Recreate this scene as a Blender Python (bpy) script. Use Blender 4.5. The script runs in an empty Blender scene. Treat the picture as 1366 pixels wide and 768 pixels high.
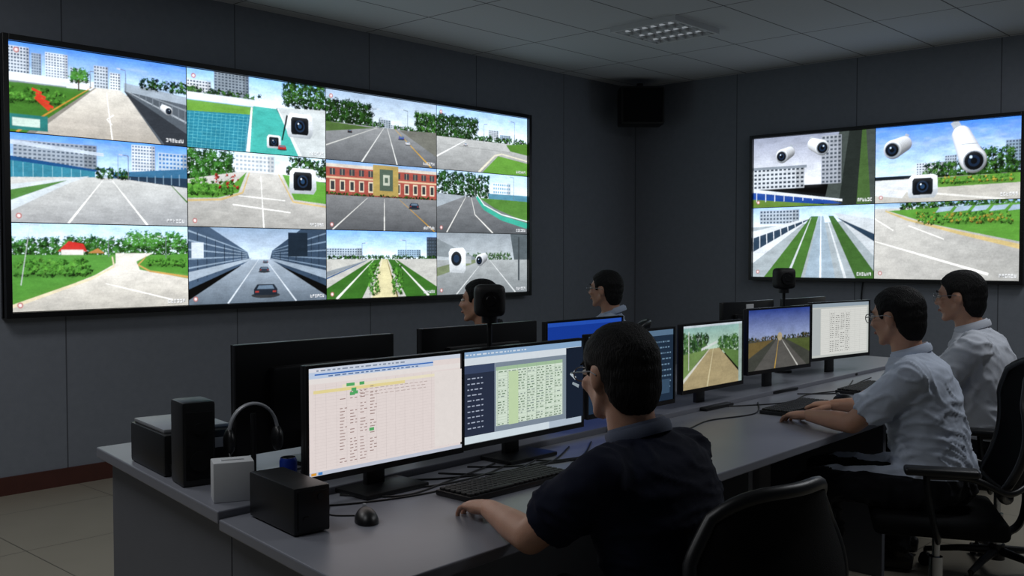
import bpy, bmesh, math, random
import numpy as np
from mathutils import Vector, Matrix, noise
from math import radians, sin, cos, pi
random.seed(7)
rng = np.random.default_rng(5)
scene = bpy.context.scene
COL = scene.collection
try:
    scene.view_settings.view_transform = 'Standard'
    scene.view_settings.look = 'None'
except Exception as e:
    print(e)

# ------------------------------------------------------------ colour / mats
def lin(h):
    if not isinstance(h, str): return tuple(h[:3])
    h = h.lstrip('#')
    o = []
    for i in (0, 2, 4):
        c = int(h[i:i+2], 16)/255
        o.append(c/12.92 if c <= .04045 else ((c+.055)/1.055)**2.4)
    return tuple(o)

def mat(name, col, rough=.5, metal=0, ns=0, na=.0, bump=0, bs=None, spec=.5, emit=None, es=0, sheen=0, sss=0, bsc=None):
    m = bpy.data.materials.new(name); m.use_nodes = True
    nt = m.node_tree; b = nt.nodes['Principled BSDF']
    c = lin(col)
    b.inputs['Base Color'].default_value = (*c, 1)
    b.inputs['Roughness'].default_value = rough
    b.inputs['Metallic'].default_value = metal
    b.inputs['Specular IOR Level'].default_value = spec
    if sheen: b.inputs['Sheen Weight'].default_value = sheen
    if sss:
        b.inputs['Subsurface Weight'].default_value = sss
        b.inputs['Subsurface Radius'].default_value = (.012, .005, .003); b.inputs['Subsurface Scale'].default_value = 1
    if emit:
        b.inputs['Emission Color'].default_value = (*lin(emit), 1)
        b.inputs['Emission Strength'].default_value = es
    tc = nt.nodes.new('ShaderNodeTexCoord')
    if ns:
        n = nt.nodes.new('ShaderNodeTexNoise'); n.inputs['Scale'].default_value = ns
        n.inputs['Detail'].default_value = 5
        nt.links.new(tc.outputs['Object'], n.inputs['Vector'])
        mx = nt.nodes.new('ShaderNodeMix'); mx.data_type = 'RGBA'
        mx.inputs['A'].default_value = (*[x*(1-na) for x in c], 1)
        mx.inputs['B'].default_value = (*[min(1, x*(1+na)) for x in c], 1)
        nt.links.new(n.outputs['Fac'], mx.inputs['Factor'])
        nt.links.new(mx.outputs['Result'], b.inputs['Base Color'])
    if bump:
        n2 = nt.nodes.new('ShaderNodeTexNoise'); n2.inputs['Scale'].default_value = bs or ns or 40
        n2.inputs['Detail'].default_value = 4
        src = tc.outputs['Object']
        if bsc:
            mp = nt.nodes.new('ShaderNodeMapping'); mp.inputs['Scale'].default_value = bsc
            nt.links.new(src, mp.inputs[0]); src = mp.outputs[0]
        nt.links.new(src, n2.inputs['Vector'])
        bp = nt.nodes.new('ShaderNodeBump'); bp.inputs['Strength'].default_value = bump
        bp.inputs['Distance'].default_value = .01
        nt.links.new(n2.outputs['Fac'], bp.inputs['Height'])
        nt.links.new(bp.outputs['Normal'], b.inputs['Normal'])
    return m

def cloth(name, col, na=.06, rough=.85, sheen=.1):
    return mat(name, col, rough, ns=14, na=na, sheen=sheen, bump=.06, bs=300, spec=.25)

def grid_mat(name, col, line, axes, rough=.6, na=.08, ns=3, spec=.5):
    m = mat(name, col, rough, spec=spec)
    nt = m.node_tree; b = nt.nodes['Principled BSDF']
    tc = nt.nodes.new('ShaderNodeTexCoord')
    sp = nt.nodes.new('ShaderNodeSeparateXYZ'); nt.links.new(tc.outputs['Object'], sp.inputs[0])
    last = None
    def M(op, a, b_=None):
        n = nt.nodes.new('ShaderNodeMath'); n.operation = op
        for i, x in enumerate((a, b_)):
            if x is None: continue
            if isinstance(x, (int, float)): n.inputs[i].default_value = x
            else: nt.links.new(x, n.inputs[i])
        return n.outputs[0]
    for comp, s, o, lw in axes:
        f = M('FRACT', M('DIVIDE', M('SUBTRACT', sp.outputs[comp], o), s))
        k = M('GREATER_THAN', M('ABSOLUTE', M('SUBTRACT', f, .5)), .5-lw/(2*s))
        last = k if last is None else M('MAXIMUM', last, k)
    n = nt.nodes.new('ShaderNodeTexNoise'); n.inputs['Scale'].default_value = ns; n.inputs['Detail'].default_value = 8
    nt.links.new(tc.outputs['Object'], n.inputs['Vector'])
    c = lin(col)
    mx = nt.nodes.new('ShaderNodeMix'); mx.data_type = 'RGBA'
    mx.inputs['A'].default_value = (*[x*(1-na) for x in c], 1); mx.inputs['B'].default_value = (*[x*(1+na) for x in c], 1)
    nt.links.new(n.outputs['Fac'], mx.inputs['Factor'])
    m2 = nt.nodes.new('ShaderNodeMix'); m2.data_type = 'RGBA'
    nt.links.new(last, m2.inputs['Factor']); nt.links.new(mx.outputs['Result'], m2.inputs['A'])
    m2.inputs['B'].default_value = (*lin(line), 1)
    nt.links.new(m2.outputs['Result'], b.inputs['Base Color'])
    return m

def feed_mat(name, strength, ns=30, na=.12):
    m = bpy.data.materials.new(name); m.use_nodes = True; nt = m.node_tree
    nt.nodes.clear()
    out = nt.nodes.new('ShaderNodeOutputMaterial'); em = nt.nodes.new('ShaderNodeEmission')
    at = nt.nodes.new('ShaderNodeAttribute'); at.attribute_name = 'Col'
    tc = nt.nodes.new('ShaderNodeTexCoord'); n = nt.nodes.new('ShaderNodeTexNoise')
    n.inputs['Scale'].default_value = ns; n.inputs['Detail'].default_value = 6; n.inputs['Roughness'].default_value = .75
    mr = nt.nodes.new('ShaderNodeMapRange')
    mr.inputs['From Min'].default_value = .25; mr.inputs['From Max'].default_value = .75
    mr.inputs['To Min'].default_value = 1-na; mr.inputs['To Max'].default_value = 1+na
    nt.links.new(tc.outputs['Object'], n.inputs['Vector']); nt.links.new(n.outputs['Fac'], mr.inputs['Value'])
    vm = nt.nodes.new('ShaderNodeVectorMath'); vm.operation = 'SCALE'
    nt.links.new(at.outputs['Color'], vm.inputs[0]); nt.links.new(mr.outputs['Result'], vm.inputs['Scale'])
    nt.links.new(vm.outputs[0], em.inputs['Color']); em.inputs['Strength'].default_value = strength
    nt.links.new(em.outputs[0], out.inputs['Surface'])
    return m

# ------------------------------------------------------------ mesh builder
def empty(name, loc=(0, 0, 0), yaw=0):
    e = bpy.data.objects.new(name, None); COL.objects.link(e)
    e.location = loc; e.rotation_euler = (0, 0, yaw); e.empty_display_size = .1
    return e

class MB:
    def __init__(s): s.v = []; s.f = []; s.m = []
    def add(s, vs, fs, mi=0, M=None):
        o = len(s.v)
        for p in vs:
            p = Vector(p)
            s.v.append(M @ p if M is not None else p)
        for f in fs: s.f.append([i+o for i in f]); s.m.append(mi)
    def box(s, c, d, mi=0, M=None, bev=0, seg=2):
        bm = bmesh.new(); bmesh.ops.create_cube(bm, size=1)
        for v in bm.verts: v.co = Vector((v.co.x*d[0], v.co.y*d[1], v.co.z*d[2]))
        if bev: bmesh.ops.bevel(bm, geom=bm.edges[:], offset=bev, segments=seg, affect='EDGES', profile=.6)
        for v in bm.verts: v.co += Vector(c)
        bm.verts.index_update()
        s.add([v.co.copy() for v in bm.verts], [[v.index for v in f.verts] for f in bm.faces], mi, M); bm.free()
    def ell(s, c, r, mi=0, M=None, nu=20, nv=14, fn=None):
        if isinstance(r, (int, float)): r = (r, r, r)
        vs = []; fs = []
        vs.append((c[0], c[1], c[2]-r[2]))
        for i in range(1, nv):
            th = -pi/2+pi*i/nv
            for j in range(nu):
                a = 2*pi*j/nu
                vs.append((c[0]+r[0]*cos(th)*cos(a), c[1]+r[1]*cos(th)*sin(a), c[2]+r[2]*sin(th)))
        vs.append((c[0], c[1], c[2]+r[2])); top = len(vs)-1
        for j in range(nu):
            k = (j+1) % nu
            fs.append([0, 1+k, 1+j])
            for i in range(nv-2):
                a = 1+i*nu; fs.append([a+j, a+k, a+nu+k, a+nu+j])
            a = 1+(nv-2)*nu; fs.append([a+j, a+k, top])
        if fn: vs = [fn(Vector(p)) for p in vs]
        s.add(vs, fs, mi, M)
    def sweep(s, pts, rad, n=12, mi=0, M=None, closed=False, ref=(0, 0, 1), caps=True):
        pts = [Vector(p) for p in pts]; N = len(pts)
        if not isinstance(rad, (list,)): rad = [rad]*N
        ref = Vector(ref); vs = []; fs = []
        for i, p in enumerate(pts):
            if closed: t = pts[(i+1) % N]-pts[i-1]
            else: t = pts[min(i+1, N-1)]-pts[max(i-1, 0)]
            t.normalize()
            a = ref.cross(t)
            if a.length < .05: a = Vector((1, .01, 0)).cross(t) if abs(t.x) < .9 else Vector((0, 1, 0)).cross(t)
            a.normalize(); b = t.cross(a)
            r = rad[min(i, len(rad)-1)]; ra, rb = (r if isinstance(r, tuple) else (r, r))
            for j in range(n):
                q = 2*pi*j/n; vs.append(p+a*ra*cos(q)+b*rb*sin(q))
        for i in range(N if closed else N-1):
            i2 = (i+1) % N
            for j in range(n):
                k = (j+1) % n
                fs.append([i*n+j, i*n+k, i2*n+k, i2*n+j])
        if not closed and caps:
            fs.append(list(range(n))[::-1]); fs.append([(N-1)*n+j for j in range(n)])
        s.add(vs, fs, mi, M)
    def cap(s, p0, p1, r0, r1, mi=0, M=None, n=14):
        s.sweep([p0, p1], [r0, r1], n, mi, M); s.ell(p0, r0, mi, M, n, 10); s.ell(p1, r1, mi, M, n, 10)
    def cyl(s, p0, p1, r, mi=0, M=None, n=20, r1=None):
        s.sweep([p0, p1], [r, r1 if r1 else r], n, mi, M)
    def prism(s, pts, z0, z1, mi=0):
        n = len(pts)
        vs = [(x, y, z0) for x, y in pts]+[(x, y, z1) for x, y in pts]
        fs = [list(range(n))[::-1], list(range(n, 2*n))]+[[i, (i+1) % n, n+(i+1) % n, n+i] for i in range(n)]
        s.add(vs, fs, mi)
    def obj(s, name, mats, parent=None, smooth=True, ang=40, bevel=0):
        me = bpy.data.meshes.new(name); me.from_pydata([tuple(v) for v in s.v], [], s.f)
        for m in (mats if isinstance(mats, list) else [mats]): me.materials.append(m)
        for p, m in zip(me.polygons, s.m): p.material_index = m
        me.update()
        if smooth:
            me.shade_smooth()
            try: me.set_sharp_from_angle(angle=radians(ang))
            except Exception: pass
        o = bpy.data.objects.new(name, me); COL.objects.link(o)
        if parent: o.parent = parent
        if bevel:
            b = o.modifiers.new('b', 'BEVEL'); b.width = bevel; b.segments = 2; b.limit_method = 'ANGLE'
        return o

def bez(pts, k=8):
    P = [Vector(p) for p in pts]; P = [P[0]]+P+[P[-1]]; o = []
    for i in range(1, len(P)-2):
        for j in range(k):
            t = j/k; a, b, c, d = P[i-1], P[i], P[i+1], P[i+2]
            o.append(.5*((2*b)+(c-a)*t+(2*a-5*b+4*c-d)*t*t+(3*b-a-3*c+d)*t**3))
    o.append(P[-2]); return o

def remesh(o, vox, it, fac=.5):
    r = o.modifiers.new('r', 'REMESH'); r.mode = 'VOXEL'; r.voxel_size = vox; r.adaptivity = 0; r.use_smooth_shade = True
    sm = o.modifiers.new('s', 'SMOOTH'); sm.factor = fac; sm.iterations = it
    bpy.context.view_layer.update()
    dg = bpy.context.evaluated_depsgraph_get()
    me = bpy.data.meshes.new_from_object(o.evaluated_get(dg))
    mats = [m for m in o.data.materials]
    o.modifiers.clear(); o.data = me
    me.materials.clear()
    for m in mats: me.materials.append(m)
    me.shade_smooth()
    return o

# ------------------------------------------------------------ procedural picture content of the screens
class Art:
    def rect(s, a, b, c, d, col): s.poly([(a, b), (c, b), (c, d), (a, d)], col)
    def grad(s, a, b, c, d, top, bot): s.poly([(a, b), (c, b), (c, d), (a, d)], [bot, bot, top, top])
    def ell(s, u, v, ru, rv, col, n=14):
        s.poly([(u+ru*cos(2*pi*i/n), v+rv*sin(2*pi*i/n)) for i in range(n)], col)
    def circ(s, u, v, r, col, n=20): s.ell(u, v, r, r*s.a, col, n)
    def line(s, p, q, w0, w1, col):
        dx = (q[0]-p[0])*s.a; dy = q[1]-p[1]; L = math.hypot(dx, dy) or 1
        nx, ny = -dy/L/s.a, dx/L
        s.poly([(p[0]+nx*w0, p[1]+ny*w0), (p[0]-nx*w0, p[1]-ny*w0), (q[0]-nx*w1, q[1]-ny*w1), (q[0]+nx*w1, q[1]+ny*w1)], col)
    def path(s, pts, ws, col):
        for i in range(len(pts)-1): s.line(pts[i], pts[i+1], ws[i], ws[i+1], col)
    def bld(s, u0, v0, u1, v1, col, nx=5, ny=6, win='#53616f'):
        s.rect(u0, v0, u1, v1, col)
        for i in range(nx):
            for j in range(ny):
                a = u0+(u1-u0)*(i+.2)/nx; b = v0+(v1-v0)*(j+.25)/ny
                s.rect(a, b, a+(u1-u0)*.6/nx, b+(v1-v0)*.5/ny, win)
        w = (u1-u0)*.16
        s.shade(u1-w, v0, u1, v1, .72)
    def shade(s, a, b, c, d, k): pass
    def blob(s, u, v, r, col): s.circ(u, v, r, col, 8)
    def ball(s, u, v, r, col): s.circ(u, v, r, col)
    def trees(s, u0, u1, v0, v1, n=40, r=.03, cols=('#1f3d17', '#2f5a20', '#3d6e26', '#17300f', '#4f8030')):
        P = [(random.uniform(u0, u1), random.uniform(v0, v1)) for _ in range(n*2)]
        P.sort(key=lambda p: -p[1])
        for u, v in P: s.blob(u, v, r*random.uniform(.5, 1.05), random.choice(cols))
    def pole(s, u, v, h, d=1):
        w = .0022; s.line((u, v), (u, v+h), .006, .004, '#787f86'); s.line((u, v+h), (u+d*h*.16, v+h*1.03), .005, .004, '#787f86'); s.line((u+d*h*.12, v+h*1.02), (u+d*h*.2, v+h*1.04), .009, .007, '#c9ced2')
    def car(s, u, v, z, col='#2a2d33'):
        s.ell(u, v-.005, z*1.25, z*.45, '#3b3d40')
        s.poly([(u-z, v), (u+z, v), (u+z*1.02, v+z*.9), (u+z*.72, v+z*1.7), (u-z*.72, v+z*1.7), (u-z*1.02, v+z*.9)], col)
        s.poly([(u-z*.75, v+z*.95), (u+z*.75, v+z*.95), (u+z*.58, v+z*1.55), (u-z*.58, v+z*1.55)], '#6f8294')
        s.rect(u-z*.9, v+z*.4, u-z*.6, v+z*.65, '#b04038'); s.rect(u+z*.6, v+z*.4, u+z*.9, v+z*.65, '#b04038')
    def cctv(s, u, v, z, f=1):
        a = s.a; w = '#f2f5f8'; g = '#8d949b'
        s.line((u+f*z*1.5, v+z*a*1.5), (u+f*z*1.0, v+z*a*.5), .2*z*a, .2*z*a, '#aab1b8')
        for k in range(7):
            q = 1.15-k*.16; s.ball(u+f*z*q, v+z*a*.5*q/1.15, z*(.8+.2*(1-q/1.15)), w)
        s.ball(u, v, z, w); s.circ(u-f*z*.08, v-z*.05, z*.8, g); s.circ(u-f*z*.1, v-z*.05, z*.7, '#0d1116')
        s.circ(u-f*z*.1, v-z*.05, z*.45, '#1d3048'); s.circ(u-f*z*.1, v-z*.05, z*.25, '#080b10'); s.circ(u-f*z*.25, v+z*a*.2, z*.1, '#cfe2f2')
    def cbox(s, u, v, z):
        a = s.a
        s.poly([(u-z*1.2, v-z*a*1.02), (u+z*1.0, v-z*a*1.02), (u+z*1.3, v-z*a*.6), (u+z*1.25, v+z*a*.9), (u+z*.9, v+z*a*1.05), (u-z, v+z*a*1.05), (u-z*1.3, v+z*a*.7), (u-z*1.35, v-z*a*.7)], ['#b9bec2', '#a9aeb2', '#b0b5b9', '#e6e9ec', '#f4f6f8', '#f4f6f8', '#f0f2f4', '#c0c5c9'])
        s.poly([(u-z*.85, v-z*a*.75), (u+z*.75, v-z*a*.72), (u+z*.85, v-z*a*.5), (u+z*.85, v+z*a*.6), (u+z*.7, v+z*a*.75), (u-z*.8, v+z*a*.75), (u-z*.95, v+z*a*.55), (u-z*.95, v-z*a*.55)], '#11151b')
        s.circ(u-z*.05, v, z*.52, '#26384f'); s.circ(u-z*.05, v, z*.38, '#0b0f14'); s.circ(u-z*.05, v, z*.2, '#2a4a6a'); s.circ(u-z*.2, v+z*a*.2, z*.08, '#dfe8f0')
    def mark(s, top=False):
        y = .875 if top else .04
        s.circ(.045, y+.035, .015, '#b87470'); s.circ(.045, y+.035, .009, '#e6d8d6')
        x = .87
        for i in range(6):
            w = .013
            for seg in random.sample(((0, 0, w, .008), (0, .034, w, .042), (0, 0, .003, .042), (w-.003, 0, w, .042), (0, .018, w, .026)), 3):
                s.rect(x+seg[0]+.002, .036+seg[1], x+seg[2]+.002, .036+seg[3], '#30343a'); s.rect(x+seg[0], .04+seg[1], x+seg[2], .04+seg[3], '#f2f2f2')
            x += w+.006

class Canvas:
    def __init__(s, w, h): s.w = w; s.h = h; s.v = []; s.f = []; s.c = []; s.off = 0
    def tile(s, a, b, c, d): return Tile(s, a, b, c, d)
    def obj(s, name, m, parent, loc=(0, 0, 0)):
        me = bpy.data.meshes.new(name); me.from_pydata(s.v, [], s.f)
        at = me.color_attributes.new('Col', 'FLOAT_COLOR', 'POINT')
        for i, c in enumerate(s.c): at.data[i].color = (*c, 1)
        me.materials.append(m); me.update()
        o = bpy.data.objects.new(name, me); COL.objects.link(o); o.parent = parent; o.location = loc
        return o

class Tile(Art):
    def __init__(s, cv, x0, z0, x1, z1):
        s.cv = cv; s.r = (x0, z0, x1, z1); s.a = (x1-x0)/(z1-z0)
    def poly(s, pts, col):
        if isinstance(col, list): P = [(p[0], p[1], *lin(c)) for p, c in zip(pts, col)]
        else:
            c = lin(col); P = [(p[0], p[1], *c) for p in pts]
        for ax, sgn, lim in ((0, 1, 0), (0, -1, -1), (1, 1, 0), (1, -1, -1)):
            Q = []
            for i in range(len(P)):
                A = P[i-1]; B = P[i]; da = sgn*A[ax]-lim; db = sgn*B[ax]-lim
                if (da >= 0) != (db >= 0):
                    t = da/(da-db); Q.append(tuple(A[k]+(B[k]-A[k])*t for k in range(5)))
                if db >= 0: Q.append(B)
            P = Q
            if len(P) < 3: return
        cv = s.cv; cv.off += 2.5e-5; x0, z0, x1, z1 = s.r; n = len(cv.v)
        for p in P:
            cv.v.append((x0+(x1-x0)*p[0], -cv.off, z0+(z1-z0)*p[1])); cv.c.append(p[2:])
        ar = sum(P[i-1][0]*P[i][1]-P[i][0]*P[i-1][1] for i in range(len(P)))
        idx = list(range(n, n+len(P)))
        cv.f.append(idx if ar > 0 else idx[::-1])

def vnoise(h, w, sy, sx):
    gh, gw = int(h/sy)+3, int(w/sx)+3
    g = rng.random((gh, gw)).astype(np.float32)
    y = np.arange(h)/sy; x = np.arange(w)/sx
    yi = y.astype(int); xi = x.astype(int); fy = (y-yi)[:, None]; fx = (x-xi)[None, :]
    fy = fy*fy*(3-2*fy); fx = fx*fx*(3-2*fx)
    a = g[yi][:, xi]; b = g[yi][:, xi+1]; c = g[yi+1][:, xi]; d = g[yi+1][:, xi+1]
    return (a*(1-fx)+b*fx)*(1-fy)+(c*(1-fx)+d*fx)*fy

class RTile(Art):
    def __init__(s, a, W=640, H=304):
        s.a = a; s.W = W; s.H = H; s.im = np.zeros((H, W, 3), np.float32)
        s.n1 = vnoise(H, W, 2, 2.6); s.n2 = vnoise(H, W, 5, 8); s.n3 = vnoise(H, W, 18, 40); s.ns = vnoise(H, W, 2.5, 26)
        s.tex = .5*(s.n1-.5)+.3*(s.n2-.5)+.6*(s.n3-.5)+.35*(s.ns-.5)
    def box_(s, pts):
        xs = [p[0]*s.W for p in pts]; ys = [p[1]*s.H for p in pts]
        x0 = max(0, int(min(xs))); x1 = min(s.W, int(max(xs))+2); y0 = max(0, int(min(ys))); y1 = min(s.H, int(max(ys))+2)
        return x0, x1, y0, y1
    def poly(s, pts, col, amp=.32):
        x0, x1, y0, y1 = s.box_(pts)
        if x1 <= x0 or y1 <= y0: return
        X = np.arange(x0, x1)[None, :]+.5; Y = np.arange(y0, y1)[:, None]+.5
        ins = np.zeros((y1-y0, x1-x0), bool); n = len(pts)
        for i in range(n):
            ax, ay = pts[i-1][0]*s.W, pts[i-1][1]*s.H; bx, by = pts[i][0]*s.W, pts[i][1]*s.H
            if ay == by: continue
            c = ((ay > Y) != (by > Y)) & (X < (bx-ax)*(Y-ay)/(by-ay)+ax)
            ins ^= c
        if isinstance(col, list):
            A = np.array([[1, p[0]*s.W, p[1]*s.H] for p in pts]); C = np.array([lin(c) for c in col])
            k, *_ = np.linalg.lstsq(A, C, rcond=None)
            val = k[0]+X[..., None]*k[1]+Y[..., None]*k[2]; val = np.clip(val, 0, 1.2)
        else: val = np.array(lin(col))[None, None, :]*np.ones((y1-y0, x1-x0, 1))
        val = val*(1+amp*s.tex[y0:y1, x0:x1, None])
        R = s.im[y0:y1, x0:x1]; R[ins] = val[ins]
    def shade(s, a, b, c, d, k):
        x0, x1, y0, y1 = s.box_([(a, b), (c, d)]); s.im[y0:y1, x0:x1] *= k
    def _disc(s, u, v, r):
        cx, cy, R = u*s.W, v*s.H, r*s.W; Ry = r*s.a*s.H
        x0, x1, y0, y1 = max(0, int(cx-R*1.3)), min(s.W, int(cx+R*1.3)+2), max(0, int(cy-Ry*1.3)), min(s.H, int(cy+Ry*1.3)+2)
        if x1 <= x0 or y1 <= y0: return None
        dx = (np.arange(x0, x1)[None, :]-cx)/R; dy = (np.arange(y0, y1)[:, None]-cy)/Ry
        return x0, x1, y0, y1, dx, dy
    def blob(s, u, v, r, col):
        q = s._disc(u, v, r)
        if not q: return
        x0, x1, y0, y1, dx, dy = q
        n1 = s.n1[y0:y1, x0:x1]; n2 = s.n2[y0:y1, x0:x1]
        m = np.sqrt(dx*dx+dy*dy)+1.1*(n1-.5)+.7*(n2-.5) < .85
        sh = np.clip(.6+.45*dy-.28*dx+1.1*(n1-.5)+.6*(n2-.5), .1, 1.9)
        c = np.array(lin(col))[None, None, :]*sh[..., None]*1.15
        R = s.im[y0:y1, x0:x1]; R[m] = c[m]
    def ball(s, u, v, r, col):
        q = s._disc(u, v, r)
        if not q: return
        x0, x1, y0, y1, dx, dy = q
        d2 = dx*dx+dy*dy; m = d2 < 1; nz = np.sqrt(np.clip(1-d2, 0, 1)); sh = np.clip(.35+.55*nz+.4*dy-.2*dx, .2, 1.1)
        c = np.array(lin(col))[None, None, :]*sh[..., None]
        R = s.im[y0:y1, x0:x1]; R[m] = c[m]
    def trees(s, u0, u1, v0, v1, n=40, r=.03, cols=('#1f3d17', '#2f5a20', '#3d6e26', '#17300f', '#4f8030')):
        Art.trees(s, u0, u1, v0, v1, int(n*1.3), r*.88, cols)
        x0, x1, y0, y1 = s.box_([(u0, v0-.03), (u1, v0+.02)]); k = np.linspace(1, .6, max(1, y1-y0))[:, None, None]
        if y1 > y0: s.im[y0:y1, x0:x1] *= k[:y1-y0]
    def finish(s, gain=1.22):
        im = s.im
        im = (im[0::2, 0::2]+im[1::2, 0::2]+im[0::2, 1::2]+im[1::2, 1::2])/4
        p = np.pad(im, ((1, 1), (1, 1), (0, 0)), 'edge')
        bl = (p[:-2, 1:-1]+p[2:, 1:-1]+p[1:-1, :-2]+p[1:-1, 2:]+4*im)/8
        H, W, _ = bl.shape; hi = np.clip(bl-.5, 0, 1); k = 9
        pad = np.pad(hi, ((k, k), (k, k), (0, 0)), 'edge'); cs = pad.cumsum(0); cs = (cs[2*k:]-cs[:-2*k])/(2*k); cs = cs.cumsum(1); cs = (cs[:, 2*k:]-cs[:, :-2*k])/(2*k)
        bl = bl+.2*cs[:H, :W]
        L = bl @ np.array([.25, .65, .1]); bl = L[..., None]+(bl-L[..., None])*.92
        bl = np.clip(bl, 0, 2)**1.18*gain
        bl = bl*np.array([.97, 1.0, 1.04])
        g = 1+.06*(rng.random(bl.shape[:2])[..., None]-.5)
        return np.clip(bl*g+.004, 0, 1.1)

def raster_obj(name, im, rect, m, parent, y):
    H, W, _ = im.shape; x0, z0, x1, z1 = rect
    X = np.linspace(x0, x1, W); Z = np.linspace(z0, z1, H)
    co = np.zeros((H, W, 3), np.float32); co[..., 0] = X[None, :]; co[..., 1] = y; co[..., 2] = Z[:, None]
    i = np.arange(H*W).reshape(H, W)
    f = np.stack([i[:-1, :-1], i[:-1, 1:], i[1:, 1:], i[1:, :-1]], -1).reshape(-1, 4)
    me = bpy.data.meshes.new(name); me.vertices.add(H*W); me.vertices.foreach_set('co', co.ravel())
    n = len(f); me.loops.add(n*4); me.loops.foreach_set('vertex_index', f.ravel().astype(np.int32))
    me.polygons.add(n); me.polygons.foreach_set('loop_start', np.arange(0, n*4, 4, dtype=np.int32))
    try: me.polygons.foreach_set('loop_total', np.full(n, 4, np.int32))
    except Exception: pass
    me.update(calc_edges=True)
    at = me.color_attributes.new('Col', 'FLOAT_COLOR', 'POINT')
    c4 = np.ones((H*W, 4), np.float32); c4[:, :3] = im.reshape(-1, 3); at.data.foreach_set('color', c4.ravel())
    me.materials.append(m)
    o = bpy.data.objects.new(name, me); COL.objects.link(o); o.parent = parent
    return o

def sky(t, top='#6fa8e6', bot='#e4f1fa', h=.6):
    t.grad(0, h-.05, 1, 1, top, bot)
    if isinstance(t, RTile):
        y0 = int(h*t.H); c = np.clip(vnoise(t.H, t.W, 22, 90)*.6+vnoise(t.H, t.W, 8, 30)*.4-.52, 0, 1)*1.6
        w = (np.linspace(1, 0, t.H)[:, None]**.5)*c
        t.im[y0:] = t.im[y0:]*(1-w[y0:, :, None]*.8)+w[y0:, :, None]*.8*.92
G1 = ('#4c8a2c', '#5fa036', '#3d7424', '#6aa840')
def f00(t):
    sky(t, '#4f92de', '#d3e8f7', .6)
    t.bld(.0, .62, .11, .95, '#c9d0d8', 7, 9, '#4a5a6c'); t.bld(.12, .62, .17, .9, '#a3b0bd', 4, 9, '#5d6f82'); t.bld(.19, .62, .31, .93, '#d6dce2', 8, 10, '#5d6f82')
    t.bld(.32, .62, .38, .8, '#b7c2cc', 4, 6); t.bld(.45, .6, .53, .86, '#c6ced6', 5, 7); t.bld(.54, .6, .6, .8, '#dfe4e8', 4, 6)
    t.rect(0, .54, .45, .66, '#dde2e5'); t.rect(0, .53, .3, .57, '#8a949b')
    t.poly([(0, .55), (.45, .56), (.2, .0), (0, 0)], '#4a7f2c'); t.trees(0, .3, .34, .5, 30, .018, G1)
    t.poly([(.46, .6), (.6, .6), (1.02, 0), (.12, 0)], ['#dad6ce', '#dad6ce', '#b0a99f', '#bbb4a9'])
    t.line((.46, .6), (.1, -.02), .006, .03, '#8f8b84'); t.line((.44, .6), (.04, .0), .004, .012, '#c99438')
    t.line((.52, .55), (.55, .0), .003, .008, '#f4f2ec'); t.line((.56, .3), (.52, .24), .005, .005, '#f4f2ec'); t.line((.52, .24), (.55, .18), .005, .006, '#f4f2ec')
    t.poly([(.62, .6), (.7, .66), (1, .58), (1, .0), (.84, .0)], '#5f676f'); t.poly([(.62, .6), (1, .16), (1, .0), (.86, .0)], '#3c4148')
    t.line((.64, .6), (1, .3), .005, .012, '#a9b0b6'); t.line((.66, .63), (1, .45), .004, .01, '#8f979e')
    for i in range(9): t.line((.67+i*.04, .62-i*.018), (.67+i*.04, .56-i*.035), .004, .005, '#848c94')
    t.poly([(.62, .7), (1, .62), (1, .52), (.62, .6)], '#a5b0ba'); t.trees(.72, 1, .66, .78, 30, .018)
    t.trees(.33, .41, .64, .77, 22, .02, ('#4f8f3a', '#5f9f40', '#2f6a20')); t.rect(.362, .54, .37, .66, '#4b3a28')
    for i in range(4): t.line((.12+i*.02, .5-i*.05), (.17+i*.02, .46-i*.05), .014, .014, '#d8402a')
    t.line((.14, .42), (.21, .28), .03, .02, '#cf4426'); t.pole(.63, .6, .25, -1); t.pole(.43, .58, .2)
    t.rect(0, .03, .2, .2, '#2c7f7c'); t.rect(.02, .07, .16, .16, '#c9d8cf')
    t.cctv(.885, .42, .026, -1); t.mark(True)
def f01(t):
    sky(t, '#8fc0ee', '#e8f2fa', .68)
    t.bld(.18, .7, .42, 1.0, '#8f9aa4', 10, 8, '#4f5a66'); t.bld(0, .7, .16, .86, '#d6dade', 8, 4)
    t.trees(.68, 1, .68, .98, 60, .03); t.trees(.0, .5, .68, .76, 30, .018)
    t.rect(0, .6, .62, .7, '#dfe5e8'); t.rect(0, .56, .62, .61, '#7fb0c8')
    t.poly([(0, .6), (.6, .6), (.44, .0), (0, 0)], '#73a53f'); t.poly([(0, .46), (.44, .5), (.4, .0), (0, 0)], '#2a8aa0')
    for i in range(12):
        t.line((0, .44-i*.04), (.42-i*.004, .47-i*.042), .002, .002, '#6fc4cc')
    for i in range(14): t.line((.02+i*.03, .46), (.0+i*.03, 0), .002, .002, '#6fc4cc')
    t.poly([(.45, .62), (.62, .62), (.8, .0), (.42, 0)], '#45b4aa'); t.poly([(.62, .64), (1, .68), (1, .0), (.8, .0)], '#c9cece')
    t.line((.44, .6), (.41, 0), .012, .03, '#e9ecec'); t.line((.63, .62), (.8, 0), .01, .03, '#dfe3e5')
    t.cbox(.8, .42, .075); t.line((.7, .55), (.66, .2), .015, .01, '#15181c'); t.cbox(.6, .17, .04); t.car(.66, .08, .03, '#b0302a'); t.mark(True)
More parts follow.
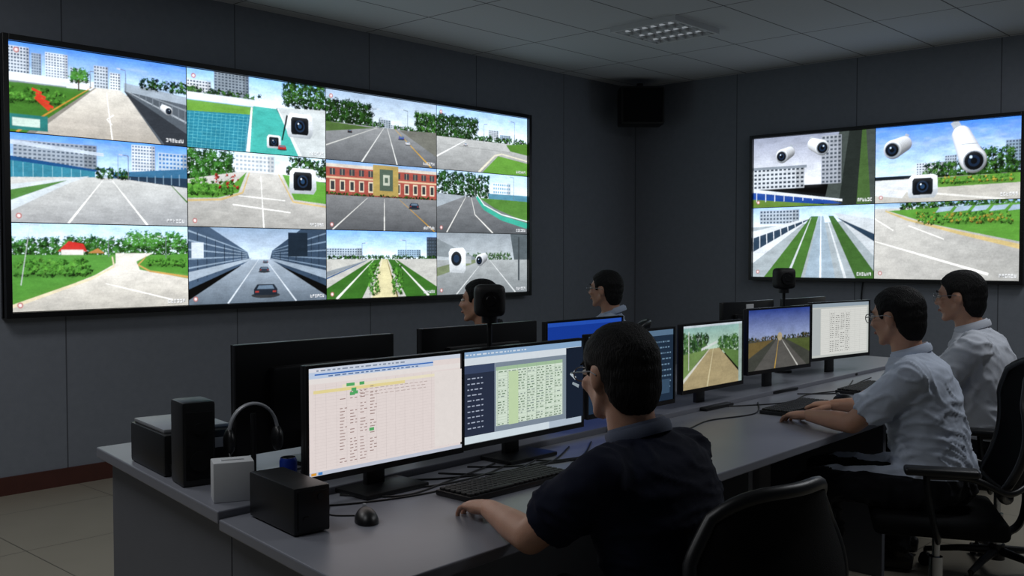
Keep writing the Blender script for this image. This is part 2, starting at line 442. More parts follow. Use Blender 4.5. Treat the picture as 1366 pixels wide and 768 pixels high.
def f02(t):
    t.grad(0, .4, 1, 1, '#a8bccf', '#e4eaee')
    t.bld(.45, .52, .56, .66, '#aab4bc', 5, 5); t.bld(.56, .52, .7, .6, '#c3cad0', 7, 3)
    t.trees(0, .38, .5, .84, 130, .03, ('#1c3614', '#274a1a', '#33601f', '#14280d')); t.trees(.36, .5, .5, .6, 30, .016)
    t.trees(.8, 1, .5, .82, 70, .03); t.trees(.6, .85, .5, .58, 30, .016)
    t.poly([(0, .54), (1, .54), (1, 0), (0, 0)], ['#97999a', '#97999a', '#6b6d70', '#6b6d70'])
    t.poly([(0, .54), (.42, .52), (0, .4)], '#55703a'); t.poly([(.64, .53), (1, .56), (1, .18)], '#7a7a72')
    t.line((.5, .54), (.3, 0), .003, .012, '#d9d9d5'); t.line((.53, .54), (.62, 0), .003, .012, '#d9d9d5'); t.line((.6, .54), (.95, 0), .003, .012, '#c9a13a')
    t.pole(.4, .5, .3); t.pole(.72, .5, .34, -1); t.pole(.46, .52, .16)
    t.line((.44, .53), (.0, .2), .003, .008, '#c9c9c3'); t.car(.66, .4, .026, '#3b5fa0'); t.car(.72, .33, .022, '#cfd2d4'); t.car(.2, .42, .018, '#2a2a2e'); t.mark(True)
def f03(t):
    sky(t, '#9fc3ea', '#eaf3fa', .55); t.bld(.55, .55, .66, .72, '#c5cbd0', 6, 6); t.bld(.68, .55, .8, .66, '#a4b6c4', 6, 4)
    t.trees(0, .42, .5, .85, 110, .03, ('#1c3614', '#274a1a', '#33601f')); t.trees(.4, 1, .5, .6, 50, .02)
    t.poly([(0, .52), (1, .52), (1, 0), (0, 0)], ['#bcbdbb', '#bcbdbb', '#989998', '#989998'])
    t.poly([(.48, 0), (.66, .3), (1, .22), (1, 0)], '#6a9e3c'); t.path([(.44, 0), (.62, .3), (.7, .34), (1, .26)], [.02, .015, .012, .012], '#d9d4c2')
    t.pole(.5, .5, .3); t.pole(.85, .5, .4, -1); t.line((.1, .4), (.8, .38), .003, .003, '#8d8e8d'); t.car(.3, .42, .02, '#d0d4d8')
    t.poly([(.75, .5), (1, .56), (1, .36), (.8, .4)], '#5d8a33'); t.line((.3, .5), (0, .2), .004, .012, '#ececea'); t.mark(True)
def f10(t):
    sky(t, '#5c9fe6', '#dcecf8', .55); t.bld(.02, .62, .46, .92, '#a4aeb9', 18, 7, '#5e6b7a'); t.poly([(0, .92), (.5, .84), (.5, .8), (0, .87)], '#c5cfd9')
    t.bld(.66, .62, .8, .97, '#d6dbdf', 8, 9, '#5f7a98'); t.bld(.82, .6, 1, .9, '#b9c8d6', 8, 6, '#3f7fb8')
    t.poly([(0, .7), (.45, .62), (.45, .53), (0, .5)], '#3a8ba0'); t.poly([(0, .74), (.46, .64), (.46, .615), (0, .69)], '#1f5a8c')
    t.poly([(.55, .62), (1, .72), (1, .5), (.55, .55)], '#3f7698'); t.poly([(.55, .58), (1, .6), (1, .48), (.6, .53)], '#2c4258')
    for i in range(8): t.line((.6+i*.05, .56+i*.012), (.6+i*.05, .53-i*.004), .003, .003, '#9fb8c8'); t.line((.02+i*.05, .68-i*.008), (.02+i*.05, .51), .003, .003, '#8fc0cc')
    t.poly([(0, .5), (.45, .55), (.6, .55), (1, .48), (1, 0), (0, 0)], ['#c4c4c1', '#dadad6', '#dadad6', '#acaeaf', '#acaeaf', '#a6a7a8'])
    t.poly([(0, .42), (.42, .56), (.3, .46), (0, .12)], '#cfd6da'); t.poly([(0, .36), (.3, .5), (.0, .24)], '#5a8a40')
    t.line((.5, .54), (.3, 0), .003, .012, '#f4f3ee'); t.line((.54, .54), (.75, 0), .003, .012, '#f4f3ee'); t.line((.9, .5), (1, .3), .004, .01, '#4e7c34')
    t.trees(.46, .64, .55, .66, 26, .016); t.line((.58, .55), (.58, .82), .004, .003, '#7a7f84'); t.pole(.64, .55, .28, -1); t.mark()
def f11(t):
    sky(t, '#cfe3f4', '#eef4f8', .72); t.trees(.0, .3, .5, .95, 90, .036, ('#27521a', '#3a7424', '#4a8a35', '#1c3c12')); t.trees(.7, 1, .75, .96, 40, .026)
    t.bld(.32, .75, .6, .97, '#dde0e2', 10, 4, '#a8b4be')
    t.poly([(0, .6), (.36, .74), (.7, .74), (1, .5), (1, 0), (0, 0)], ['#bcbab4', '#d2d0cb', '#d2d0cb', '#c0beb9', '#aeaca7', '#acaaa5'])
    t.poly([(0, .55), (.3, .56), (.4, .74), (.34, .46), (.2, .38), (0, .36)], '#639e3a'); t.path([(0, .33), (.22, .36), (.37, .46), (.42, .74)], [.014, .014, .012, .006], '#cdb680')
    t.trees(.02, .3, .42, .6, 40, .022, G1); t.trees(.18, .34, .5, .68, 10, .012, ('#b8322a', '#c2473a')); t.poly([(.66, .74), (1, .66), (1, .36), (.75, .4)], '#67a23c'); t.path([(1, .32), (.74, .37), (.63, .74)], [.012, .012, .006], '#cdb680')
    t.line((.3, .3), (.72, .22), .008, .008, '#f0efea'); t.line((.34, .42), (.68, .38), .006, .006, '#f0efea'); t.line((.5, .7), (.52, 0), .004, .01, '#f0efea')
    t.cbox(.82, .66, .08); t.mark()
def f12(t):
    t.grad(0, .5, 1, 1, '#8fb3d8', '#cfe0ee'); t.rect(0, .5, 1, .93, '#a8574c'); t.rect(0, .9, 1, .95, '#cfc6b8'); t.rect(0, .74, 1, .765, '#d3b998')
    for i in range(12):
        if 4 < i < 7: continue
        t.rect(.03+i*.082, .56, .075+i*.082, .72, '#d8ccb4'); t.rect(.038+i*.082, .58, .068+i*.082, .7, '#3f4448'); t.rect(.03+i*.082, .79, .075+i*.082, .88, '#4a4e52'); t.rect(.05+i*.082, .79, .053+i*.082, .88, '#c8bca4')
    t.rect(.4, .52, .63, .98, '#b09a58'); t.rect(.46, .6, .58, .92, '#5a6a5c'); t.rect(.49, .68, .55, .84, '#b8bcac'); t.rect(.505, .72, .535, .8, '#5a6a5c')
    t.trees(0, 1, .49, .53, 60, .011); t.poly([(0, .5), (1, .5), (1, 0), (0, 0)], ['#8a8b8c', '#8a8b8c', '#5d5f62', '#5d5f62'])
    t.line((.5, .48), (.5, 0), .004, .012, '#dedcd6'); t.line((.35, .48), (.05, 0), .003, .01, '#dedcd6'); t.line((.64, .48), (.98, 0), .003, .01, '#bf953a'); t.car(.78, .36, .045, '#22303f'); t.mark()
def f13(t):
    sky(t, '#b9d2ea', '#eaf2f8', .55); t.trees(0, .55, .6, .95, 90, .03, ('#24481a', '#356427', '#1b3812')); t.bld(.6, .6, .8, .85, '#dde1e5', 8, 4, '#7ca8c0')
    t.rect(.55, .56, 1, .66, '#5a90a4'); t.poly([(0, .6), (1, .56), (1, 0), (0, 0)], ['#8a8c8e', '#8a8c8e', '#626568', '#626568'])
    t.poly([(.45, .58), (1, .56), (1, .2), (.62, .42)], '#5b8a3b'); t.path([(.42, .6), (.5, .42), (.7, .26), (1, .14)], [.03, .035, .04, .05], '#3cae98'); t.path([(.42, .64), (.5, .47), (.7, .32), (1, .22)], [.008, .008, .01, .01], '#d8e2de')
    t.pole(.84, .56, .4, -1); t.pole(.4, .58, .3)
    t.line((.3, .58), (.1, 0), .004, .012, '#dedcd6'); t.path([(.36, .58), (.4, .3), (.6, .0)], [.004, .008, .012], '#dedcd6'); t.poly([(0, .62), (.3, .6), (0, .4)], '#a4acb2'); t.mark()
def f20(t):
    sky(t, '#bcd8f2', '#eef5fa', .6); t.trees(0, 1, .62, .82, 160, .028, ('#2c5a1d', '#407a2a', '#4f8f3c', '#1e4113')); t.trees(.62, .98, .72, .9, 40, .026, ('#4a8a30', '#5c9e45'))
    t.poly([(.24, .68), (.4, .68), (.38, .77), (.3, .80)], '#c8352c'); t.rect(.26, .64, .38, .7, '#e0dcd6'); t.poly([(.4, .66), (.5, .66), (.46, .72)], '#b8834a')
    t.poly([(0, .64), (1, .64), (1, 0), (0, 0)], ['#5d9840', '#5d9840', '#6aa048', '#4f8c30'])
    t.poly([(.56, .66), (.78, .66), (.68, .56), (.7, .46), (.44, .4), (.56, .54)], '#dad6ce'); t.poly([(.44, .4), (.7, .46), (1, .34), (1, 0), (-.1, 0), (0, .05)], ['#dad6ce', '#dad6ce', '#d2cec6', '#bbb7ae', '#bbb7ae', '#bbb7ae'])
    t.path([(.54, .62), (.55, .5), (.42, .36), (0, .06)], [.008, .01, .014, .02], '#d8ccb0'); t.path([(.74, .62), (.69, .52), (.76, .44), (1, .36)], [.006, .008, .01, .014], '#c9a25a')
    t.poly([(.74, .62), (1, .66), (1, .4), (.78, .45), (.7, .52)], '#5a9638'); t.trees(.02, .42, .4, .58, 60, .018, G1); t.trees(.74, .98, .5, .58, 30, .013, G1)
    t.line((.5, .3), (.9, .08), .004, .008, '#f4f2ec'); t.pole(.52, .62, .2); t.pole(.86, .6, .26, -1)
    t.line((.05, .3), (.1, .98), .005, .004, '#bfc3c6'); t.line((.05, .98), (.15, .98), .006, .006, '#bfc3c6'); t.mark()
def f21(t):
    t.grad(0, .5, 1, 1, '#8fa6bd', '#dbe6ef'); t.poly([(0, 1), (.14, 1), (.4, .68), (.42, .56), (0, .2)], '#4e6278'); t.poly([(1, 1), (.8, 1), (.58, .7), (.56, .56), (1, .2)], '#3e5166')
    for i in range(6):
        t.line((0, .95-i*.12), (.4, .68-i*.02), .01, .004, '#97a9ba'); t.line((1, .95-i*.12), (.58, .7-i*.022), .01, .004, '#7e92a6')
        t.line((.06+i*.06, .93-i*.05), (.06+i*.06, .3+i*.05), .004, .004, '#243446'); t.line((.94-i*.06, .93-i*.05), (.94-i*.06, .3+i*.05), .004, .004, '#1f2d3d')
    t.rect(.7, .62, .85, .95, '#22303e'); t.rect(.02, .6, .1, .8, '#cfd7de')
    t.poly([(.42, .58), (.57, .58), (1.05, 0), (-.05, 0)], ['#a8b4c0', '#a8b4c0', '#687480', '#687480'])
    t.poly([(.0, .3), (.42, .57), (.43, .6), (.0, .42)], '#a9b6c2'); t.poly([(1, .3), (.57, .57), (.56, .6), (1, .42)], '#9aa8b6')
    t.line((.48, .58), (.26, 0), .003, .012, '#cfd6dc'); t.line((.53, .58), (.76, 0), .003, .012, '#cfd6dc'); t.car(.53, .1, .085, '#27303c'); t.car(.52, .42, .035, '#39434f'); t.car(.53, .54, .018, '#5a6470'); t.mark()
def f22(t):
    sky(t, '#7fb4ec', '#eaf4fb', .6); t.bld(0, .6, .3, .74, '#b7c3cd', 14, 4); t.bld(.62, .6, .84, .72, '#9db6c8', 10, 4); t.bld(.9, .5, 1, .92, '#3f4a52', 4, 8); t.trees(0, 1, .54, .62, 110, .016)
    t.poly([(0, .58), (1, .58), (1, 0), (0, 0)], '#bfbeb8'); t.poly([(.38, .56), (.47, .58), (.3, 0), (0, 0), (0, .16)], '#3f7426'); t.poly([(.53, .58), (.62, .56), (1, .14), (1, 0), (.7, 0)], '#3f7426')
    t.poly([(.47, .58), (.53, .58), (.62, 0), (.38, 0)], '#d0c9a2'); t.line((.48, .58), (.38, 0), .004, .014, '#dfd9c8'); t.line((.52, .58), (.62, 0), .004, .014, '#7c6f44')
    t.line((.4, .56), (.08, 0), .004, .02, '#dcdcd6'); t.line((.6, .56), (.92, 0), .004, .02, '#dcdcd6'); t.line((.34, .56), (0, .3), .003, .01, '#2a5a8c')
    t.poly([(0, .4), (.34, .56), (0, .32)], '#8d949a'); t.trees(.36, .45, .05, .5, 30, .018, G1); t.trees(.57, .66, .05, .5, 30, .018, G1); t.pole(.3, .56, .25); t.pole(.7, .56, .3, -1); t.mark()
def f23(t):
    t.grad(0, .4, 1, 1, '#969ea4', '#c6cdd0'); t.trees(.2, .8, .52, .66, 60, .02, ('#3c5a38', '#4f7048', '#5f8054')); t.poly([(.8, 1), (1, 1), (1, .1), (.86, .4)], '#5f686c')
    t.poly([(0, .56), (1, .56), (1, 0), (0, 0)], ['#aaaeae', '#aaaeae', '#83888a', '#83888a']); t.poly([(0, .3), (.5, .56), (.3, .56), (0, .44)], '#7f8a6a')
    t.line((.56, .56), (.86, 0), .004, .014, '#cccecd'); t.line((.5, .56), (.2, 0), .003, .012, '#cccecd'); t.poly([(.0, .9), (.4, .6), (.4, .56), (0, .62)], '#8a9296')
    t.poly([(.13, .36), (.28, .34), (.3, .4), (.3, .7), (.27, .76), (.14, .74), (.12, .68)], ['#c0c4c6', '#b0b4b6', '#c0c4c6', '#e8eaec', '#f4f6f8', '#f4f6f8', '#e8eaec']); t.circ(.2, .58, .055, '#1b2026'); t.circ(.2, .58, .03, '#2b4058'); t.rect(.3, .5, .36, .62, '#a7acae'); t.cctv(.45, .55, .045, 1); t.line((.9, .2), (.9, .95), .02, .02, '#4b5256'); t.mark()
FEEDS = [[f00, f01, f02, f03], [f10, f11, f12, f13], [f20, f21, f22, f23]]
def r00(t):
    t.grad(0, .3, 1, 1, '#9aa0b2', '#e4e6ea'); t.bld(0, .26, .44, .56, '#ccd1d6', 12, 5, '#39434f'); t.rect(0, .54, .46, .58, '#8b939c')
    t.poly([(.6, .0), (.72, 1), (1, 1), (1, 0)], '#4c5450'); t.poly([(.72, 0), (.8, 1), (.9, 1), (.95, 0)], '#2d3430'); t.poly([(.86, 0), (.9, 1), (.93, 1), (.97, 0)], '#4d6a38')
    t.bld(.58, .3, .74, .96, '#a7acb4', 5, 12, '#535c66'); t.poly([(0, .24), (.6, .1), (.75, .02), (0, .06)], '#1f4f9c'); t.poly([(0, .27), (.75, .08), (.75, .05), (0, .22)], '#d8dce0')
    t.poly([(0, .12), (.7, .0), (0, 0)], '#6a8a38')
    for i in range(9): t.line((.03+i*.08, .24-i*.02), (.03+i*.08, .08), .006, .006, '#cfd6de')
    t.cctv(.25, .72, .055, 1); t.cctv(.58, .8, .06, -1); t.mark()
def r01(t):
    sky(t, '#4a8fe0', '#cfe4f6', .4); t.bld(.9, .36, 1, .72, '#8fa4b6', 5, 9); t.bld(.3, .34, .5, .5, '#cfd5da', 10, 5); t.bld(.5, .34, .58, .58, '#b4c0cc', 5, 7); t.trees(.36, .98, .3, .48, 110, .024); t.trees(.7, .95, .3, .62, 70, .026)
    t.poly([(0, .3), (1, .32), (1, 0), (0, 0)], '#bfbcb4'); t.poly([(.3, .3), (1, .32), (1, .2), (.45, .18)], '#689a3a'); t.trees(.4, .95, .22, .3, 50, .012, ('#c0ac3a', '#6aa83e', '#4c8a2c'))
    t.poly([(0, .3), (.3, .3), (.2, .06), (0, .1)], '#d6d9dc'); t.line((0, .2), (.9, .0), .01, .014, '#dedcd6')
    t.cctv(.13, .70, .07, 1)
    t.line((.56, 1.0), (.6, .86), .05, .05, '#b4bac0')
    for k in range(12): q = k/11; t.ball(.61+.07*q, .82-.3*q, .065+.022*q, '#f0f2f5')
    t.rect(.61, .7, .72, .712, '#9aa0a6'); t.ball(.69, .5, .09, '#f0f2f5'); t.circ(.695, .49, .072, '#8d949b'); t.circ(.695, .49, .064, '#0d1116'); t.circ(.695, .49, .04, '#1d3048'); t.circ(.695, .49, .022, '#080b10'); t.circ(.675, .54, .01, '#cfe2f2')
    t.cbox(.35, .2, .08); t.mark()
def r10(t):
    sky(t, '#a8c8ea', '#eef5fb', .72); t.bld(.06, .76, .4, .96, '#b5c0ca', 12, 4); t.poly([(0, .72), (1, .8), (1, 0), (0, 0)], '#a7b0b4')
    t.poly([(0, .66), (.55, .86), (.5, .84), (0, .2)], '#d6dade'); t.poly([(0, .56), (.5, .83), (.0, .36)], '#32485c')
    for i in range(8): t.line((0+i*.06, .6+i*.032), (.0+i*.062, .3+i*.065), .008, .005, '#d6dade')
    t.poly([(.5, .86), (.56, .86), (.42, 0), (.1, 0)], '#4f7c34'); t.poly([(.56, .86), (.6, .86), (.7, 0), (.45, 0)], '#9fb0bc'); t.line((.58, .86), (.58, 0), .004, .014, '#e8ecf0')
    t.poly([(.64, .86), (.68, .86), (1, .1), (1, 0), (.86, 0)], '#476e32'); t.poly([(.68, .9), (1, .8), (1, .3), (.74, .8)], '#c5cacd'); t.poly([(.7, .84), (1, .6), (1, .5)], '#2e4458'); t.line((.62, .88), (.78, 0), .004, .02, '#d4d8da')
    t.line((.3, .0), (.5, .84), .02, .004, '#c9cfd2'); t.mark()
def r11(t):
    t.poly([(0, 1), (1, 1), (1, 0), (0, 0)], ['#c9c7c2', '#b6b6b2', '#a9a7a2', '#c1bfb9']); t.grad(0, .93, 1, 1, '#8fb6d8', '#c8dcea'); t.trees(.2, 1, .86, .99, 100, .022)
    t.poly([(.1, .9), (1, .96), (1, .48), (.4, .72)], '#619a38'); t.path([(.08, .9), (.24, .78), (.6, .6), (1, .42)], [.01, .014, .02, .03], '#ccb880'); t.trees(.3, .95, .72, .86, 80, .016, ('#b09a3a', '#6aa83e', '#4c8a2c', '#3a7020'))
    for i in range(5): t.poly([(.44+i*.12, .86), (.54+i*.12, .88), (.57+i*.12, .94), (.47+i*.12, .93)], '#a5b8c8')
    t.line((.0, .5), (.8, .08), .006, .016, '#f0eee8'); t.line((.25, .7), (.5, .52), .005, .008, '#f0eee8'); t.line((.0, .8), (.14, .64), .005, .008, '#f0eee8'); t.mark()

def dash(t, u0, u1, v, h, col, gap=.012):
    u = u0
    while u < u1-.01:
        w = random.uniform(.01, .035); t.rect(u, v, min(u+w, u1), v+h, col); u += w+gap
def s_sheet(t):
    t.rect(0, 0, 1, 1, '#efe3e0'); t.rect(0, .955, 1, 1, '#d3dcec'); t.rect(0, .9, .8, .955, '#c7d6ee'); t.rect(.04, .93, .8, .943, '#3f74c4'); t.rect(0, .85, 1, .9, '#f2ebe8'); t.rect(.0, .962, .1, .99, '#e8e8f0')
    dash(t, .12, .7, .91, .012, '#5f7aa8'); dash(t, .05, .6, .965, .014, '#8a96ac')
    for i in range(26): t.rect(.03, .06+i*.03, .97, .0615+i*.03, '#d9cdca')
    for i in range(15): t.rect(.04+i*.062, .05, .0415+i*.062, .84, '#d6cac8')
    t.rect(.03, .76, .6, .79, '#f0e0a0'); t.rect(.2, .79, .9, .82, '#f5ecd0')
    for r in range(24):
        for c in range(4):
            if random.random() < .75: dash(t, .17+c*.062+.012, .17+c*.062+.055, .08+r*.03, .008, '#a48a86')
    for r in range(3): dash(t, .3, .75, .75-r*.03, .007, '#c4b2ae')
    for u, v in ((.22, .8), (.24, .8), (.3, .8), (.24, .71), (.26, .72), (.36, .34), (.25, .75)): t.rect(u, v, u+.03, v+.03, '#58b06a')
    t.rect(.8, .06, 1, .84, '#f0e8e4'); t.rect(0, 0, 1, .035, '#c8cede'); t.rect(.01, .005, .04, .03, '#e0a040'); t.rect(.05, .005, .075, .03, '#4a8ad0')
def s_dash(t):
    t.rect(0, 0, 1, 1, '#b9c8d8'); t.rect(0, .93, 1, 1, '#8fb0d4'); t.rect(0, .85, 1, .93, '#dfe8f0'); dash(t, .02, .5, .955, .015, '#dce8f4'); t.rect(0, .08, .24, .85, '#2c3448'); t.rect(0, .0, .7, .08, '#dbe8f0')
    t.rect(.0, .76, .24, .85, '#3d4a68')
    for i in range(10): dash(t, .03, .15, .7-i*.06, .012, '#aeb8cc')
    t.rect(.24, .08, .86, .85, '#8391a0'); t.rect(.25, .14, .82, .8, '#dfeedd'); t.rect(.25, .76, .82, .8, '#a9c8a4')
    for r in range(20):
        t.rect(.25, .14+r*.031, .82, .1425+r*.031, '#a8baa6')
        for c in range(7):
            if random.random() < .8: dash(t, .26+c*.08, .325+c*.08, .15+r*.031, .011, random.choice(['#7d907c', '#8a9a94', '#6f8a70']))
    for c in range(8): t.rect(.25+c*.081, .14, .253+c*.081, .8, '#a2b4a2')
    t.rect(.34, .14, .42, .74, '#c9e0b4'); t.rect(.84, .08, 1, .93, '#1b2434'); t.line((.88, .62), (.93, .55), .015, .02, '#b8c4cc'); t.line((.9, .5), (.96, .45), .015, .02, '#98a4ac')
def s_navy(t):
    t.rect(0, 0, 1, 1, '#2a3c52'); t.rect(0, .92, 1, 1, '#6d8dac')
    for i in range(9): dash(t, .55, .97, .82-i*.08, .02, '#7fa0bc')
    t.rect(.6, .1, .95, .3, '#46617c')
def s_road1(t):
    t.grad(0, .5, 1, 1, '#8fb6b0', '#cfe0c8'); t.bld(.1, .6, .3, .82, '#a8b8a8'); t.trees(0, .4, .5, .85, 50, .04, ('#3f6a38', '#5f8a48', '#2c4a28')); t.trees(.6, 1, .5, .75, 40, .04, ('#3f6a38', '#5f8a48'))
    t.poly([(.42, .6), (.6, .6), (1, .1), (1, 0), (0, 0), (0, .1)], '#b5a47c'); t.poly([(0, .55), (.42, .6), (0, .15)], '#7f9a5a'); t.line((.5, .6), (.4, 0), .006, .02, '#d8cca4'); t.line((.44, .6), (.0, .12), .005, .03, '#d9d6ca')
    t.poly([(.62, .6), (1, .5), (1, .15)], '#6a8a4a'); t.line((.1, .3), (.1, .9), .01, .01, '#d8d8d0'); t.poly([(.3, .62), (.56, .72), (.56, .68), (.3, .58)], '#d9dcd8')
    t.rect(0, .96, 1, 1, '#cfd6da'); t.rect(.94, 0, 1, .96, '#a8b8b0')
def s_road2(t):
    t.grad(0, .45, 1, 1, '#2f4a98', '#a9b4d0'); t.trees(0, 1, .45, .54, 80, .018, ('#2c3a24', '#3f4a2c', '#6a5a30')); t.poly([(0, .48), (1, .48), (1, 0), (0, 0)], '#4f5048'); t.poly([(.44, .48), (.56, .48), (.95, 0), (.1, 0)], '#66635e')
    t.line((.48, .48), (.42, 0), .004, .016, '#c9a44a'); t.line((.53, .48), (.8, 0), .004, .014, '#d0cdc4'); t.poly([(0, .46), (.4, .48), (0, .2)], '#7c6a40'); t.poly([(.6, .48), (1, .46), (1, .22)], '#5f6a38'); t.ell(.5, .53, .04, .07, '#b8a888')
def s_doc(t):
    t.rect(0, 0, 1, 1, '#c8ccc8'); t.rect(0, .93, 1, 1, '#99a8b4'); t.rect(.16, .04, .97, .9, '#e2e3de'); t.rect(0, .04, .15, .9, '#b8bec0')
    for i in range(22): t.rect(.16, .08+i*.037, .97, .082+i*.037, '#b9bab6')
    for i in range(7): t.rect(.3+i*.09, .06, .302+i*.09, .86, '#b9bab6')
    for i in range(20):
        for c in range(4):
            if random.random() < .8: dash(t, .31+c*.09, .375+c*.09, .09+i*.037, .012, '#7f7f7c')
def s_blue(t):
    t.rect(0, 0, 1, 1, '#1f49b8'); t.rect(0, .94, 1, 1, '#2f62d8'); t.rect(.1, .3, .5, .7, '#3f74e0')
    for i in range(6): dash(t, .55, .9, .75-i*.08, .02, '#8fb2f4')

# ------------------------------------------------------------ materials
M_wall = grid_mat('wall_panel', '#828790', '#55585f', [('X', 1.22, .2, .009)], .8, .1, 25, .35)
M_wall2 = grid_mat('wall_panel_side', '#828790', '#55585f', [('Y', 1.22, .14, .009)], .8, .1, 25, .35)
M_ceil = grid_mat('ceiling_tiles', '#cacdd1', '#6c6d70', [('X', 1.2, .25, .012), ('Y', .6, .12, .012)], .9, .05, 60, .3)
M_floor = grid_mat('floor_tiles', '#989182', '#5a564c', [('X', .8, .3, .006), ('Y', .8, .2, .006)], .3, .08, 4)
M_base = mat('baseboard_wood', '#4e2820', .45, ns=12, na=.25)
M_blk = mat('black_plastic', '#101113', .4, ns=60, na=.2)
M_blk2 = mat('black_matte', '#0b0c0d', .6, ns=80, na=.25, bump=.1, bs=400)
M_bez = mat('bezel_black', '#0a0a0c', .32, ns=50, na=.2)
M_desk = mat('desk_laminate', '#82848d', .36, ns=18, na=.05)
M_deskside = mat('desk_panel', '#62656d', .5, ns=10, na=.06)
M_metal = mat('metal_grey', '#8f9296', .3, .9, ns=40, na=.1)
M_chrome = mat('steel', '#b8bbc0', .22, 1, ns=40, na=.05)
M_fab = mat('chair_fabric', '#0f1012', .92, ns=150, na=.35, bump=.3, bs=500, spec=.2)
M_white = mat('white_card', '#d6d8da', .6, ns=10, na=.04)
M_ltgrey = mat('grey_plastic', '#8e9196', .4, ns=20, na=.08)
M_bluecan = mat('blue_label', '#1c3a9c', .35, .3, ns=30, na=.2)
M_skin = mat('skin', '#bd9078', .5, ns=18, na=.1, bump=.08, bs=300, sss=.25)
M_lip = mat('lips', '#96604f', .5, ns=60, na=.1)
M_hair = mat('hair_black', '#080707', .6, ns=90, na=.4, bump=.9, bs=45, spec=.25, bsc=(7, 7, 1))
M_eye = mat('eye_white', '#d8d4cc', .2, ns=20, na=.03)
M_iris = mat('iris_dark', '#1a0f0a', .15, ns=90, na=.3)
M_navy = cloth('navy_polo', '#0c1226', .15, .9, 0)
M_shirtA = cloth('shirt_pale_blue', '#c4cedf')
M_shirtB = cloth('shirt_pale_white', '#cdd2dc')
M_shirtC = cloth('shirt_grey_blue', '#aab8ce')
M_trs = cloth('trousers_dark', '#14161c', .15)
M_shoe = mat('shoe_leather', '#0d0b0a', .35, ns=40, na=.2)
M_collar = mat('collar_grey', '#5a6276', .8, ns=40, na=.1)
F_wall = feed_mat('video_wall_feed', 1.2, 60, .05)
F_mon = feed_mat('monitor_feed', .85, 60, .04)
F_mon2 = feed_mat('monitor_feed_dim', .6, 60, .06)

# ------------------------------------------------------------ room
YW = 6.26; XW = 8.70; ZC = 3.23; X0 = -2.2; Y0 = -2.6
def slab(name, a, b, m):
    mb = MB(); c = [(a[i]+b[i])/2 for i in range(3)]; mb.box(c, [b[i]-a[i] for i in range(3)]); return mb.obj(name, m, smooth=False)
slab('floor', (X0, Y0, -.1), (XW, YW, 0), M_floor)
slab('ceiling', (X0, Y0, ZC), (XW, YW, ZC+.1), M_ceil)
slab('wall_north', (X0, YW, -.1), (XW+.1, YW+.1, ZC+.1), M_wall)
slab('wall_east', (XW, Y0, -.1), (XW+.1, YW, ZC+.1), M_wall2)
slab('wall_south', (X0, Y0-.1, -.1), (XW+.1, Y0, ZC+.1), M_wall)
slab('wall_west', (X0-.1, Y0, -.1), (X0, YW, ZC+.1), M_wall2)
slab('baseboard_north', (X0, YW-.015, 0), (XW, YW, .11), M_base)
slab('baseboard_east', (XW-.015, Y0, 0), (XW, YW-.015, .11), M_base)

# ------------------------------------------------------------ video walls
def video_wall(name, loc, yaw, w, h, feeds, fw=.035):
    e = empty(name, loc, yaw)
    mb = MB(); mb.box((0, .03, 0), (w+2*fw, .05, h+2*fw))
    for sx in (-1, 1): mb.box((sx*(w/2+fw/2), .0, 0), (fw, .065, h+2*fw))
    for sz in (-1, 1): mb.box((0, .0, sz*(h/2+fw/2)), (w, .065, fw))
    mb.obj('frame', M_bez, e, smooth=False, bevel=.003)
    R = len(feeds); C = len(feeds[0]); g = .003
    for r in range(R):
        for c in range(C):
            x0 = -w/2+w*c/C; z1 = h/2-h*r/R
            t = RTile((w/C)/(h/R)); feeds[r][c](t)
            raster_obj('display_panel_%d_%d' % (r+1, c+1), t.finish(), (x0+g, z1-h/R+g, x0+w/C-g, z1-g), F_wall, e, -.002)
    return e
video_wall('video_wall_display', ((2.293+6.916)/2, YW-.056, 1.915), 0, 4.623, 1.62, FEEDS)
video_wall('video_wall_display', (XW-.056, 3.60, 1.905), radians(-90), 2.40, 1.335, [[r00, r01], [r10, r11]], .03)

e = empty('wall_speaker', (8.27, 5.87, 2.95), radians(-45))
mb = MB(); mb.box((0, 0, 0), (.44, .28, .38), bev=.02); mb.obj('cabinet', M_blk2, e)
mb = MB(); mb.box((0, -.143, 0), (.40, .01, .34), bev=.004); mb.obj('grille', M_fab, e)
mb = MB(); mb.box((0, .16, .03), (.1, .06, .1)); mb.cyl((0, .14, .03), (0, .40, .03), .02); mb.box((0, .06, .215), (.06, .06, .06), bev=.01); mb.obj('bracket', M_blk, e)

e = empty('ceiling_light_fixture', (6.55, 4.42, ZC))
mb = MB()
for sx in (-1, 1): mb.box((sx*.30, 0, -.02), (.025, .6, .04))
for sy in (-1, 1): mb.box((0, sy*.2875, -.02), (.575, .025, .04))
mb.obj('frame', M_white, e, smooth=False)
mb = MB(); mb.box((0, 0, -.003), (.57, .55, .004)); mb.obj('reflector', mat('reflector', '#5a5d60', .35, .3, ns=20, na=.05), e, smooth=False)
mb = MB()
for i in range(2): mb.box((-.095+i*.19, 0, -.022), (.014, .55, .034))
for i in range(7): mb.box((0, -.24+i*.08, -.022), (.575, .006, .03))
mb.obj('louvres', M_white, e, smooth=False)
mb = MB()
for i in range(3): mb.cyl((-.19+i*.19, -.26, -.016), (-.19+i*.19, .26, -.016), .012)
mb.obj('tubes', mat('tube_glass', '#d8dadc', .3, emit='#dfe8f0', es=.25, ns=5, na=.02), e)  # unlit tubes; faint emission stands in for the light they reflect

